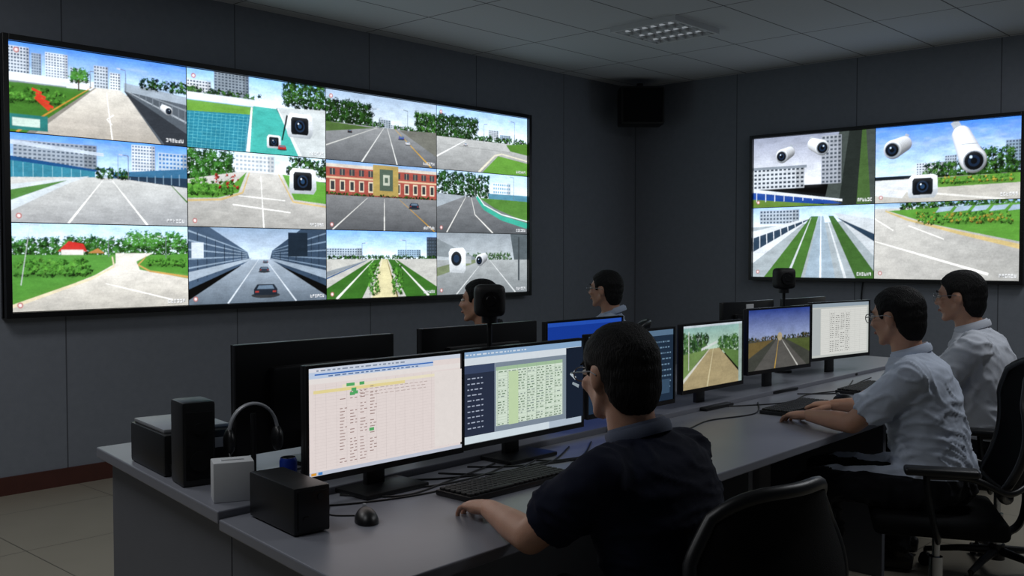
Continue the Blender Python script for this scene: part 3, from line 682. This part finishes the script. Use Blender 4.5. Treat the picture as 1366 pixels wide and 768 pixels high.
# ------------------------------------------------------------ desk
ZF = .75; ZB = .77
e = empty('control_room_desk', (0, 0, 0))
mb = MB(); mb.prism([(1.27, 1.60), (6.5, 1.76), (6.5, 2.42), (1.375, 2.33)], ZF-.03, ZF); mb.obj('front_top', M_desk, e, smooth=False, bevel=.004)
mb = MB(); mb.prism([(1.375, 2.335), (6.5, 2.425), (6.55, 3.40), (1.55, 3.44)], ZB-.035, ZB); mb.obj('rear_top', M_desk, e, smooth=False, bevel=.004)
mb = MB()
mb.prism([(1.34, 1.75), (1.38, 1.75), (1.455, 2.33), (1.415, 2.33)], 0, ZF-.03)
mb.prism([(1.415, 2.335), (1.455, 2.335), (1.63, 3.40), (1.59, 3.40)], 0, ZB-.035)
mb.prism([(1.44, 2.30), (6.4, 2.39), (6.4, 2.42), (1.44, 2.33)], .08, ZF-.03)
mb.prism([(6.4, 1.85), (6.44, 1.85), (6.44, 3.36), (6.40, 3.36)], 0, ZF-.035)
for x in (3.15, 4.35, 5.5): mb.prism([(x, 1.76), (x+.03, 1.76), (x+.03, 2.31), (x, 2.31)], 0, ZF-.03)
for x in (3.15, 5.0): mb.prism([(x, 2.45), (x+.03, 2.45), (x+.03, 3.3), (x, 3.3)], 0, ZB-.035)
mb.obj('support_panels', M_deskside, e, smooth=False)

# ------------------------------------------------------------ monitors
def monitor(x, y, yaw, w, h, zc, desk, art, feed=F_mon, label=False, raster=False):
    e = empty('computer_monitor', (x, y, desk), yaw)
    zc -= desk
    b = .009
    mb = MB(); mb.box((0, .012, zc), (w, .022, h), bev=.004); mb.box((0, .032, zc-.01), (w*.62, .03, h*.62), bev=.012)
    mb.box((0, .05, zc-.02), (.13, .02, .13), bev=.006)
    for sx in (-1, 1): mb.box((sx*(w/2-b/2), -.002, zc), (b, .008, h), bev=.001)
    mb.box((0, -.002, zc+h/2-b/2), (w-2*b, .008, b)); mb.box((0, -.002, zc-h/2+.009), (w-2*b, .008, .018))
    mb.obj('housing', M_bez, e)
    if raster:
        t = RTile((w-2*b)/(h-.027), 400, 224); art(t); raster_obj('screen', t.finish(1.1), (-w/2+b, zc-h/2+.018, w/2-b, zc+h/2-b), feed, e, -.0005)
    else:
        cv = Canvas(w, h); t = cv.tile(-w/2+b, zc-h/2+.018, w/2-b, zc+h/2-b); art(t)
        ob = cv.obj('screen', feed, e, (0, .0005, 0))
        mx = max(-v.co.y for v in ob.data.vertices); k = min(1, .008/mx) if mx > 0 else 1
        for v in ob.data.vertices: v.co.y *= k
    mb = MB(); mb.box((0, .075, (zc)/2+.0), (.07, .022, zc), bev=.006); mb.cyl((0, .06, zc-.02), (0, .09, zc-.02), .03)
    mb.box((0, .055, .008), (.24, .19, .014), bev=.005); mb.obj('stand', M_blk, e)
    if label:
        mb = MB(); mb.box((-.0, .0245, zc+h/2-.045), (.09, .003, .055)); mb.obj('label', M_white, e, smooth=False)
    return e
monitor(1.885, 2.235, radians(0), .60, .325, .985, ZF, s_sheet)
monitor(2.505, 2.25, radians(0), .62, .325, .985, ZF, s_dash)
monitor(3.235, 2.33, radians(0), .60, .325, .985, ZF, s_navy, F_mon2)
monitor(3.935, 2.383, radians(0), .53, .31, .99, ZF, s_road1, F_mon, raster=True)
monitor(4.64, 2.42, radians(-4), .60, .33, 1.02, ZF, s_road2, F_mon, raster=True)
monitor(5.45, 2.46, radians(-8), .60, .33, 1.02, ZF, s_doc, F_mon)
monitor(1.975, 2.72, radians(180), .64, .35, .995, ZB, s_navy, F_mon2)
monitor(2.83, 2.80, radians(180), .66, .35, .995, ZB, s_navy, F_mon2)
monitor(3.60, 2.86, radians(2), .60, .33, .99, ZB, s_blue, F_mon2)
monitor(5.47, 3.08, radians(180), .62, .33, 1.0, ZB, s_navy, F_mon2, True)
monitor(6.16, 3.05, radians(180), .60, .33, 1.0, ZB, s_navy, F_mon2)

def ptz(x, y, z):
    e = empty('desk_conference_camera', (x, y, ZB), radians(-40))
    mb = MB(); mb.cyl((0, 0, 0), (0, 0, .012), .05); mb.cyl((0, 0, .01), (0, 0, z-ZB-.05), .009); mb.cyl((0, 0, z-ZB-.085), (0, 0, z-ZB-.05), .03)
    mb.obj('pole', M_blk, e)
    mb = MB(); mb.box((0, 0, z-ZB), (.115, .10, .12), bev=.03, seg=4); mb.obj('body', M_blk2, e)
    mb = MB(); mb.cyl((0, -.045, z-ZB), (0, -.06, z-ZB), .035); mb.cyl((0, -.058, z-ZB), (0, -.064, z-ZB), .022, r1=.018); mb.obj('lens', M_bez, e)
ptz(2.66, 2.575, 1.28); ptz(5.26, 2.72, 1.315)

# ------------------------------------------------------------ desk items
e = empty('document_scanner', (1.615, 2.955, ZB), radians(-9))
mb = MB(); mb.box((0, 0, .065), (.23, .33, .13), bev=.012); mb.box((0, -.15, .03), (.2, .1, .02)); mb.obj('body', M_blk, e)
mb = MB(); mb.box((0, .01, .136), (.21, .29, .012), bev=.004); mb.box((0, -.168, .09), (.18, .004, .03)); mb.obj('lid', M_ltgrey, e)
e = empty('desktop_speaker', (1.505, 2.69, ZB), radians(-12))
mb = MB(); mb.box((0, 0, .125), (.10, .12, .25), bev=.012); mb.obj('cabinet', M_blk, e)
mb = MB(); mb.box((0, -.0605, .12), (.08, .006, .2), bev=.003); mb.cyl((0, -.062, .075), (0, -.068, .075), .03); mb.cyl((0, -.062, .17), (0, -.068, .17), .018); mb.obj('driver_grille', M_fab, e)
e = empty('headset_on_stand', (1.655, 2.60, ZB), radians(-20))
mb = MB(); mb.cyl((0, 0, 0), (0, 0, .012), .045); mb.cyl((0, 0, .01), (0, 0, .2), .008); mb.obj('stand', M_blk, e)
mb = MB(); mb.sweep([(.072*cos(a), 0, .145+.085*sin(a)) for a in [pi*i/18 for i in range(19)]], (.005, .013), 10, ref=(0, 1, 0)); mb.obj('headband', M_ltgrey, e)
mb = MB()
for sx in (-1, 1): mb.ell((sx*.072, 0, .12), (.018, .034, .04))
mb.sweep(bez([(-.075, 0, .1), (-.07, -.05, .06), (-.03, -.09, .05)]), .004, 8); mb.obj('ear_cups', M_blk, e)
e = empty('tissue_box', (1.478, 2.43, ZB), radians(-25))
mb = MB(); mb.box((0, 0, .055), (.11, .08, .11), bev=.004); mb.box((0, 0, .111), (.06, .02, .004)); mb.obj('carton', M_white, e)
e = empty('drink_can', (1.69, 2.47, ZB))
mb = MB(); mb.sweep([(0, 0, 0), (0, 0, .006), (0, 0, .07), (0, 0, .078)], [.02, .026, .026, .022], 20); mb.obj('body', M_bluecan, e)
mb = MB(); mb.cyl((0, 0, .078), (0, 0, .08), .021); mb.obj('lid', M_chrome, e)
e = empty('mini_desktop_computer', (1.478, 2.16, ZF), radians(-8))
mb = MB(); mb.box((0, 0, .063), (.10, .26, .118), bev=.006); mb.obj('case', M_blk, e)
mb = MB(); mb.box((0, -.132, .063), (.08, .006, .095), bev=.002); mb.cyl((.02, -.133, .095), (.02, -.138, .095), .008); mb.box((-.02, -.136, .045), (.015, .004, .006)); mb.obj('front_panel', M_bez, e)
mb = MB()
for sx in (-1, 1):
    for sy in (-1, 1): mb.cyl((sx*.035, sy*.1, 0), (sx*.035, sy*.1, .006), .01)
mb.obj('feet', M_blk2, e)

def keyboard(x, y, yaw, z=ZF):
    e = empty('computer_keyboard', (x, y, z), yaw)
    mb = MB(); mb.box((0, 0, .009), (.45, .145, .016), bev=.004); mb.obj('base', M_blk, e)
    mb = MB()
    for r in range(6):
        for c in range(21):
            if r == 0 and 4 <= c <= 8: continue
            mb.box((-.209+c*.0209, -.056+r*.0222, .0205), (.0175, .0185, .008), bev=.002, seg=1)
    mb.box((-.084, -.056, .0205), (.1, .0185, .008), bev=.002, seg=1)
    mb.obj('keys', M_blk2, e); return e
keyboard(2.17, 2.03, radians(0)); keyboard(4.15, 2.08, radians(3)); keyboard(5.0, 2.12, radians(3))
def mouse(x, y, yaw):
    e = empty('computer_mouse', (x, y, ZF), yaw)
    mb = MB(); mb.ell((0, 0, 0), (.031, .056, .036), fn=lambda p: Vector((p.x*(1-.1*p.y/.05), p.y, max(p.z, 0)+.001))); mb.obj('shell', M_blk, e)
    mb = MB(); mb.cyl((-.004, .03, .031), (.004, .03, .031), .009); mb.obj('wheel', M_ltgrey, e)
mouse(1.63, 2.03, radians(-30)); mouse(4.52, 2.02, 0)

cs = MB()
def addc(pts, r=.003, z=ZF):
    pts = [(p[0], p[1], (p[2] if len(p) > 2 else z+r)) for p in pts]
    cs.sweep(bez(pts, 7), r, 8)
addc([(1.64, 2.09), (1.6, 2.15), (1.66, 2.24), (1.6, 2.30)], .0022)
for i in range(5):
    x = 1.75+i*.13
    addc([(x, 2.30), (x+.12, 2.16+.03*(i % 3)), (x+.35, 2.20-.02*i), (x+.62, 2.27)], .003)
addc([(1.56, 2.31), (1.7, 2.2), (1.95, 2.13), (2.25, 2.15), (2.3, 2.12)], .0028)
addc([(2.35, 2.12), (2.45, 2.17), (2.7, 2.12), (2.95, 2.2), (3.1, 2.3)], .003)
addc([(2.5, 2.2), (2.62, 2.1), (2.85, 2.14), (3.0, 2.28)], .003)
addc([(3.0, 2.25), (3.3, 2.15), (3.6, 2.2), (3.9, 2.15), (4.2, 2.3)], .003)
addc([(4.0, 2.34), (4.3, 2.2), (4.6, 2.25), (4.9, 2.2), (5.3, 2.32)], .003)
addc([(4.6, 2.30), (4.8, 2.15), (5.2, 2.25), (5.5, 2.3)], .003)
cs.obj('cable_bundle', M_blk)
cs = MB()
addc([(1.72, 2.6), (1.85, 2.6), (1.8, 2.55), (1.9, 2.42)], .0035, ZB); addc([(1.62, 2.5), (1.72, 2.55), (1.85, 2.52), (2.1, 2.5)], .003, ZB)
addc([(1.8, 2.45), (2.1, 2.55), (2.5, 2.48), (2.9, 2.6)], .003, ZB); addc([(1.66, 2.42), (1.8, 2.52), (1.95, 2.46), (2.3, 2.6)], .003, ZB)
cs.obj('cable_bundle', M_blk)
cs = MB()
addc([(XW-.012, 3.72, 1.22), (XW-.012, 3.73, 1.0), (XW-.012, 3.71, .6), (XW-.02, 3.72, .2)], .006); cs.obj('wall_cable', M_blk)

# ------------------------------------------------------------ office chair
def chair(x, y, yaw, seat, back_h=.52, recline=8):
    e = empty('office_chair', (x, y, 0), yaw)
    mb = MB()
    for i in range(5):
        a = 2*pi*i/5+.3; c, s_ = cos(a), sin(a)
        mb.sweep([(c*.03, s_*.03, .11), (c*.16, s_*.16, .1), (c*.30, s_*.30, .075)], [(.022, .02), (.018, .015), (.014, .012)], 10)
        mb.cyl((c*.30, s_*.30, .045), (c*.30, s_*.30, .08), .008, n=8)
    mb.cyl((0, 0, .07), (0, 0, .14), .035); mb.obj('star_base', M_blk, e)
    mb = MB()
    for i in range(5):
        a = 2*pi*i/5+.3; c, s_ = cos(a), sin(a); px, py = -s_, c
        for q in (-1, 1):
            mb.cyl((c*.30+px*.008*q, s_*.30+py*.008*q, .028), (c*.30+px*.026*q, s_*.30+py*.026*q, .028), .028, n=16)
    mb.obj('casters', M_blk2, e)
    mb = MB(); mb.cyl((0, 0, .13), (0, 0, .28), .026); mb.cyl((0, 0, .26), (0, 0, seat-.07), .015); mb.obj('gas_lift', M_chrome, e)
    mb = MB(); mb.box((0, 0, seat-.085), (.2, .26, .04), bev=.01)
    mb.sweep(bez([(0, -.1, seat-.085), (0, -.26, seat-.08), (0, -.31, seat+.02), (0, -.30, seat+.2)]), [(.035, .012)]*25, 10, ref=(0, -1, .2)); mb.obj('mechanism', M_blk, e)
    mb = MB(); mb.box((0, .01, seat-.035), (.49, .47, .07), bev=.032, seg=4); mb.obj('seat_cushion', M_fab, e)
    R = radians(recline); W = .235; z0 = seat+.06; nu, nv = 20, 20; vs = []; fs = []
    def bp(u, v, off=0):
        hw = W*(.86+.2*sin(pi*min(1, v*.9+.1)))*(1-.12*max(0, v-.75)/.25)
        x_ = u*hw; zz = back_h*v
        yy = -.25+.07*u*u-.035*sin(pi*min(v*1.3, 1))+off
        zz2 = zz - .05*(abs(u)**4)*(v**3) + .04*(abs(u)**4)*((1-v)**3)
        return Vector((x_, yy-zz2*sin(R), z0+zz2*cos(R)))
    for side in (0, 1):
        for i in range(nv+1):
            for j in range(nu+1): vs.append(bp(-1+2*j/nu, i/nv, -.012 if side else .012))
    S = (nu+1)*(nv+1)
    for i in range(nv):
        for j in range(nu):
            a = i*(nu+1)+j; fs.append([a, a+nu+1, a+nu+2, a+1]); fs.append([S+a, S+a+1, S+a+nu+2, S+a+nu+1])
    mb = MB(); mb.add(vs, fs)
    mb.obj('back_mesh', M_fab, e)
    rim = [bp(-1+2*j/nu, 0) for j in range(nu)]+[bp(1, i/nv) for i in range(nv)]+[bp(1-2*j/nu, 1) for j in range(nu)]+[bp(-1, 1-i/nv) for i in range(nv)]
    mb = MB(); mb.sweep(rim, .016, 10, closed=True, ref=(0, 1, 0)); mb.obj('back_rim', M_blk, e)
    mb = MB()
    for sx in (-1, 1):
        mb.sweep(bez([(sx*.20, .02, seat-.06), (sx*.29, .03, seat-.05), (sx*.295, .06, seat+.08), (sx*.29, .07, seat+.175)]), (.022, .012), 10, ref=(0, 1, 0))
        mb.sweep(bez([(sx*.29, .07, seat+.17), (sx*.29, -.08, seat+.17), (sx*.27, -.2, seat+.12), (sx*.22, -.27, seat+.14)]), .012, 10)
        mb.box((sx*.29, .02, seat+.19), (.075, .25, .028), bev=.012, seg=3)
    mb.obj('armrests', M_blk, e)
    return e

# ------------------------------------------------------------ people
def smooth01(t): t = max(0, min(1, t)); return t*t*(3-2*t)
HL = [(-.2, -.118), (-.06, -.114), (-.038, -.065), (-.020, .020), (.018, .028), (.026, .0), (.040, -.005), (.050, .05), (.072, .070), (.2, .073)]
def hairline(y):
    for (a, b), (c, d) in zip(HL, HL[1:]):
        if a <= y <= c: return b+(d-b)*(y-a)/(c-a)
    return .08
def hand(parent, wrist, d, side, M_sk, curl=1.0, name='hand'):
    d = Vector(d).normalized(); up = Vector((0, 0, 1)); up = (up-d*up.dot(d)).normalized(); x = d.cross(up)
    M = Matrix(((x.x, d.x, up.x, wrist[0]), (x.y, d.y, up.y, wrist[1]), (x.z, d.z, up.z, wrist[2]), (0, 0, 0, 1)))
    mb = MB()
    mb.sweep([(0, -.035, 0), (0, .0, 0), (side*.002, .03, .001), (0, .06, .002), (0, .085, .001), (0, .095, -.001)],
             [(.026, .021), (.028, .020), (.036, .018), (.041, .0155), (.041, .013), (.036, .008)], 20, M=M)
    mb.ell((0, .05, -.006), (.036, .045, .014), M=M)
    data = [(.031, .070, .09, 0), (.0105, .079, .03, .03), (-.0105, .073, -.05, .05), (-.031, .058, -.14, .1)]
    for xo, L, sp, ex in data:
        p = Vector((side*xo, .086-abs(xo)*.25, .002)); an = -.02
        rr = .0088 if L > .06 else .0076
        for k, (fr, da) in enumerate(((.45, -.30), (.31, -.5), (.24, -.45))):
            an += da*(curl+ex); q = p+Vector((side*sp*cos(an)*1, cos(an), sin(an)))*(L*fr)
            mb.cap(p, q, rr, rr*.92, M=M, n=10); rr *= .92; p = q
    th = [Vector((side*.022, .012, -.006)), Vector((side*.048, .042, -.012)), Vector((side*.062, .070, -.016)), Vector((side*.063, .094, -.022))]
    for a, b, r0, r1 in ((0, 1, .015, .0125), (1, 2, .0115, .010), (2, 3, .010, .0078)): mb.cap(th[a], th[b], r0, r1, M=M, n=10)
    o = mb.obj(name, M_sk, parent); remesh(o, .0022, 3, .4); return o

def person(name, hip, yaw, head, hyaw, hpitch, arms, M_sh, glasses=True, M_col=None, rel=False, width=1.0, hroll=0, fold=1.0):
    root = empty(name, hip, yaw); L = Vector(hip); Ri = Matrix.Rotation(-yaw, 3, 'Z')
    w2l = lambda p: Ri @ (Vector(p)-L)
    hc = w2l(head); sz = hip[2]
    Hm = Matrix.Translation(hc) @ Matrix.Rotation(hyaw-yaw, 4, 'Z') @ Matrix.Rotation(-hpitch, 4, 'X') @ Matrix.Rotation(hroll, 4, 'Y')
    nb = Vector((hc.x*.8, hc.y-.05, hc.z-.146))
    def sp(s_): return Vector((nb.x*s_**1.4, nb.y*s_**1.4, .03+(nb.z-.03)*s_))
    sec = [(0, .13, .10), (.06, .168, .135), (.14, .178, .14), (.3, .170, .13), (.48, .170, .127), (.64, .182, .13), (.78, .192, .125), (.86, .187, .115), (.91, .165, .098), (.955, .118, .08), (1.0, .070, .065)]
    mb = MB()
    mb.sweep([sp(a) for a, _, _ in sec], [(b*width, c*width) for _, b, c in sec], 32, ref=(0, 1, 0))
    hd = lambda p: Hm @ Vector(p)
    mb.cap(nb+Vector((0, 0, -.05)), hd((0, -.028, -.06)), .062, .057)
    mb.ell((0, -.012, .03), (.074, .092, .083), M=Hm); mb.ell((0, .025, -.025), (.059, .062, .078), M=Hm)
    mb.ell((0, -.03, -.03), (.064, .062, .065), M=Hm)
    for sx in (-1, 1):
        mb.cap((sx*.05, .0, -.045), (sx*.018, .058, -.088), .022, .018, M=Hm)
        mb.ell((sx*.079, -.008, -.005), (.010, .019, .032), M=Hm); mb.ell((sx*.036, .068, -.018), (.022, .02, .02), M=Hm)
        mb.ell((sx*.012, .093, -.024), (.008, .009, .007), M=Hm)
    mb.ell((0, .066, -.092), (.022, .018, .016), M=Hm)
    mb.cap((0, .084, .012), (0, .103, -.02), .008, .0105, M=Hm)
    mb.ell((0, .072, .03), (.046, .018, .011), M=Hm); mb.ell((0, .078, -.052), (.024, .013, .014), M=Hm)
    cuts = []; fore = []
    for side, (el, wr, hdv) in zip((-1, 1), arms):
        if not rel: el, wr, hdv = w2l(el), w2l(wr), Ri @ Vector(hdv)
        else: el, wr, hdv = Vector(el), Vector(wr), Vector(hdv)
        sh = sp(.88)+Vector((side*.175*width, 0, 0))
        mb.cap(sp(.88), sh+Vector((0, 0, .0)), .062, .062)
        mb.cap(sp(.94), sh+Vector((0, 0, .02)), .042, .045)
        mb.cap(sh, sh.lerp(el, .5), .064, .055)
        hem = sh.lerp(el, .76)
        mb.sweep([sh.lerp(el, .1), sh.lerp(el, .5), hem], [.066, .068, .067], 20)
        mb.cap(sh, el, .055, .041); mb.cap(el, el.lerp(wr, .35), .041, .040); mb.cap(el.lerp(wr, .35), wr, .040, .026)
        cuts.append((hem, (el-sh).normalized(), side)); fore.append((sh, el, wr, hdv, hem))
    for sx in (-1, 1):
        h = Vector((sx*.09, .02, .085)); k = Vector((sx*.14, .44, .075)); a = Vector((sx*.15, .40, -sz+.10))
        mb.cap(h, k, .086, .060); mb.cap(k, k.lerp(a, .35), .058, .056); mb.cap(k.lerp(a, .35), a, .056, .042)
        mb.sweep([a+Vector((0, -.06, -.055)), a+Vector((0, -.02, -.05)), a+Vector((0, .07, -.055)), a+Vector((0, .16, -.065)), a+Vector((0, .2, -.07))],
                 [(.03, .035), (.038, .045), (.042, .04), (.045, .03), (.03, .02)], 16)
    o = mb.obj('body', [M_sh, M_skin, M_trs, M_shoe], root); remesh(o, .008, 5, .5)
    bm = bmesh.new(); bm.from_mesh(o.data)
    npl = nb+Vector((0, -.004, .014)); nn = Vector((0, .34, 1)).normalized()
    planes = [(npl, nn, .12)]+[(h, n, .11) for h, n, _ in cuts]+[(Vector((0, 0, .135)), Vector((0, 0, 1)), .3)]
    for p, n, r in planes:
        g = [f for f in bm.faces if (f.calc_center_median()-p).length < r]
        geom = set(g)
        for f in g: geom.update(f.verts); geom.update(f.edges)
        bmesh.ops.bisect_plane(bm, geom=list(geom), plane_co=p, plane_no=n, dist=1e-5)
    def dseg(p, a, b):
        ab = b-a; t = max(0, min(1, (p-a).dot(ab)/ab.length_squared)); return (p-a-ab*t).length, t
    for f in bm.faces:
        c = f.calc_center_median(); mi = 0
        if c.z < .135: mi = 2
        if c.z < -sz+.10: mi = 3
        for sh, el, wr, hdv, hem in fore:
            d1, t1 = dseg(c, sh, el); d2, t2 = dseg(c, el, wr)
            if (d2 < .06 and d2 < d1+.02 and c.z > .0) or (d1 < .085 and (c-hem).dot((el-sh).normalized()) > 0 and c.z > .1):
                if (c-hem).dot((el-sh).normalized()) > 0 or d2 < .05: mi = 1
        rel_ = c-npl; h_ = rel_.dot(nn)
        if h_ > 0 and (rel_-nn*h_).length < .17 and (h_ > .05 or (rel_-nn*h_).length < .080): mi = 1
        f.material_index = mi; f.smooth = True
    bm.normal_update(); disp = {}
    for v in bm.verts:
        ms = {f.material_index for f in v.link_faces}
        if ms & {1, 3}: continue
        p = v.co; w = noise.noise(p*4+Vector((3, 1, hip[0])))
        q = Vector((p.x*9+w*1.6, p.y*9-w*1.2, p.z*17+w*2.5+p.x*7))
        r = 1-abs(noise.noise(q))*2
        q2 = Vector((p.x*20+p.z*10, p.y*18, p.z*26+w*4)); r2 = 1-abs(noise.noise(q2))*2
        k = .4+.6*max(0, min(1, 1.0-p.z*1.2))
        near = min(dseg(p, s_[0], s_[1])[0] for s_ in fore)
        if near < .09: k = .9
        disp[v] = v.normal*(.011*max(r, 0)**3+.0035*max(r2, 0)**2)*k*fold
    for v, d in disp.items(): v.co += d
    bm.to_mesh(o.data); bm.free()
    # two-layer folded collar: stand + fall, open at the throat
    ax = Vector((1, 0, 0)); ay = nn.cross(ax).normalized()
    mb = MB()
    def arc(r, lift, gap=.28, n=34):
        out = []
        for i in range(n+1):
            q = pi/2+gap+(2*pi-2*gap)*i/n
            out.append(npl+ax*r*cos(q)+ay*r*1.02*sin(q)+nn*lift)
        return out
    mb.sweep(arc(.068, .006), [(.003, .014)]*36, 10, ref=tuple(nn))
    mb.sweep(arc(.076, -.002, .34), [(.0035, .015)]*36, 10, ref=tuple(nn))
    mb.obj('collar', M_col or M_sh, root)
    mb = MB()
    def hf(p):
        m = smooth01((p.z-hairline(p.y))/.014+.5)
        return p.lerp(p*.80, 1-m)
    mb.ell((0, -.016, .034), (.084, .103, .091), M=Hm, nu=84, nv=56, fn=hf)
    mb.ell((0, -.034, -.028), (.0765, .079, .086), M=Hm, nu=72, nv=50, fn=hf)
    mb.ell((0, -.028, .004), (.080, .090, .085), M=Hm, nu=72, nv=50, fn=hf)
    ho = mb.obj('hair', M_hair, root, ang=180); remesh(ho, .0035, 7, .5)
    Hi = Hm.inverted()
    for v in ho.data.vertices:
        p = Hi @ v.co; n_ = noise.noise(p*24)*.0022+noise.noise(Vector((p.x*170, p.y*60, p.z*60)))*.0013
        v.co = Hm @ (p*(1+n_/max(.04, p.length)))
    mb = MB()
    for sx in (-1, 1): mb.ell((sx*.030, .0785, .010), (.0135, .011, .0075), M=Hm, nu=14, nv=10)
    mb.obj('eyes', M_eye, root)
    mb = MB()
    for sx in (-1, 1): mb.ell((sx*.030, .0865, .010), (.0055, .0045, .0055), M=Hm, nu=12, nv=8)
    mb.obj('irises', M_iris, root)
    mb = MB()
    for sx in (-1, 1): mb.sweep([Hm @ Vector((sx*.014, .090, .029)), Hm @ Vector((sx*.03, .088, .034)), Hm @ Vector((sx*.048, .078, .029))], [(.003, .003), (.004, .0045), (.002, .002)], 8)
    mb.obj('eyebrows', M_hair, root)
    mb = MB(); mb.sweep([Hm @ Vector(p) for p in ((-.024, .080, -.055), (-.01, .0905, -.053), (0, .0915, -.054), (.01, .0905, -.053), (.024, .080, -.055))], [(.002, .002), (.004, .006), (.004, .0065), (.004, .006), (.002, .002)], 10)
    mb.obj('lips', M_lip, root)
    if glasses:
        mb = MB()
        for sx in (-1, 1):
            mb.sweep([Hm @ Vector((sx*.032+.023*cos(q), .101-.05*abs(.023*cos(q)+.0), .006+.017*sin(q))) for q in [2*pi*i/24 for i in range(24)]], .0016, 8, closed=True, ref=tuple((Hm.to_3x3() @ Vector((0, 1, 0)))))
            mb.sweep([Hm @ Vector(p) for p in ((sx*.055, .099, .010), (sx*.072, .088, .011), (sx*.086, .0, .012), (sx*.085, -.02, .002))], .0017, 8)
        mb.sweep([Hm @ Vector(p) for p in ((-.01, .101, .008), (0, .104, .011), (.01, .101, .008))], .0015, 8)
        mb.obj('glasses', M_metal, root)
    for side, (sh, el, wr, hdv, hem) in zip((1, -1), fore):
        hand(root, wr, hdv, side, M_skin, 1.0, 'hand_left' if side == 1 else 'hand_right')
    return root

R = radians
person('man_in_navy_polo', (1.93, 1.23, .45), R(4), (1.897, 1.409, 1.166), R(-12), R(8),
       [((1.685, 1.50, .80), (1.83, 1.775, .79), (.30, .9, -.10)), ((2.20, 1.53, .80), (2.27, 1.79, .79), (.0, 1, -.10))], M_navy, True, M_collar, width=1.08, fold=.8)
person('man_in_pale_blue_shirt', (3.91, 1.37, .48), R(18), (3.87, 1.52, 1.205), R(-4), R(8),
       [((3.68, 1.61, .80), (3.80, 1.85, .79), (.2, .9, -.10)), ((4.18, 1.70, .80), (4.14, 1.90, .79), (-.1, 1, -.10))], M_shirtA, True, width=1.1, fold=1.3)
person('man_in_white_shirt', (4.76, 1.40, .50), R(16), (4.675, 1.55, 1.258), R(8), R(5),
       [((4.54, 1.66, .80), (4.66, 1.90, .79), (.2, .9, -.10)), ((5.02, 1.72, .80), (4.99, 1.94, .79), (-.1, 1, -.10))], M_shirtB, True, width=1.1, fold=1.3)
lap = [((-.25, .06, .26), (-.13, .26, .185), (.2, 1, -.1)), ((.25, .06, .26), (.13, .26, .185), (-.2, 1, -.1))]
person('man_in_dark_shirt', (3.78, 3.78, .46), R(45), (3.75, 3.71, 1.20), R(32), R(0), lap, M_trs, False, rel=True)
person('man_in_grey_shirt', (4.90, 3.80, .48), R(35), (4.87, 3.72, 1.235), R(15), R(0), lap, M_shirtC, True, rel=True)
chair(1.93, 1.23, R(-10), .45, .46, 6)
chair(3.91, 1.37, R(26), .48, .52, 12)
chair(4.76, 1.40, R(16), .50, .52, 10)
chair(3.78, 3.78, R(45), .46, .5, 8)
chair(4.90, 3.80, R(35), .48, .5, 8)

# ------------------------------------------------------------ lights
def area(name, loc, size, power, col=(1, 1, 1), rot=(0, 0, 0)):
    l = bpy.data.lights.new(name, 'AREA'); l.shape = 'RECTANGLE'; l.size, l.size_y = size; l.energy = power; l.color = col
    o = bpy.data.objects.new(name, l); COL.objects.link(o); o.location = loc; o.rotation_euler = rot; return o
area('ceiling_fill', (.2, 2.4, ZC-.03), (1.2, .6), 14, (.93, .96, 1))  # this and the next three: unseen fill panels added to lift the room
area('ceiling_fill', (4.6, .4, ZC-.03), (1.2, .6), 24, (.93, .96, 1))
area('ceiling_fill', (.8, 4.6, ZC-.03), (1.2, .6), 24, (.97, .98, 1))
area('ceiling_fill', (6.8, 1.2, ZC-.03), (1.2, .6), 20, (.93, .96, 1))
w = bpy.data.worlds.new('World'); scene.world = w; w.use_nodes = True
w.node_tree.nodes['Background'].inputs[0].default_value = (.02, .022, .026, 1); w.node_tree.nodes['Background'].inputs[1].default_value = 1

# ------------------------------------------------------------ camera
cd = bpy.data.cameras.new('camera'); co = bpy.data.objects.new('camera', cd); COL.objects.link(co)
co.location = (0, 0, 1.45); co.rotation_euler = (R(90-1.915), 0, R(42.76-90)); cd.sensor_width = 36; cd.lens = 34.68; cd.clip_start = .05
scene.camera = co
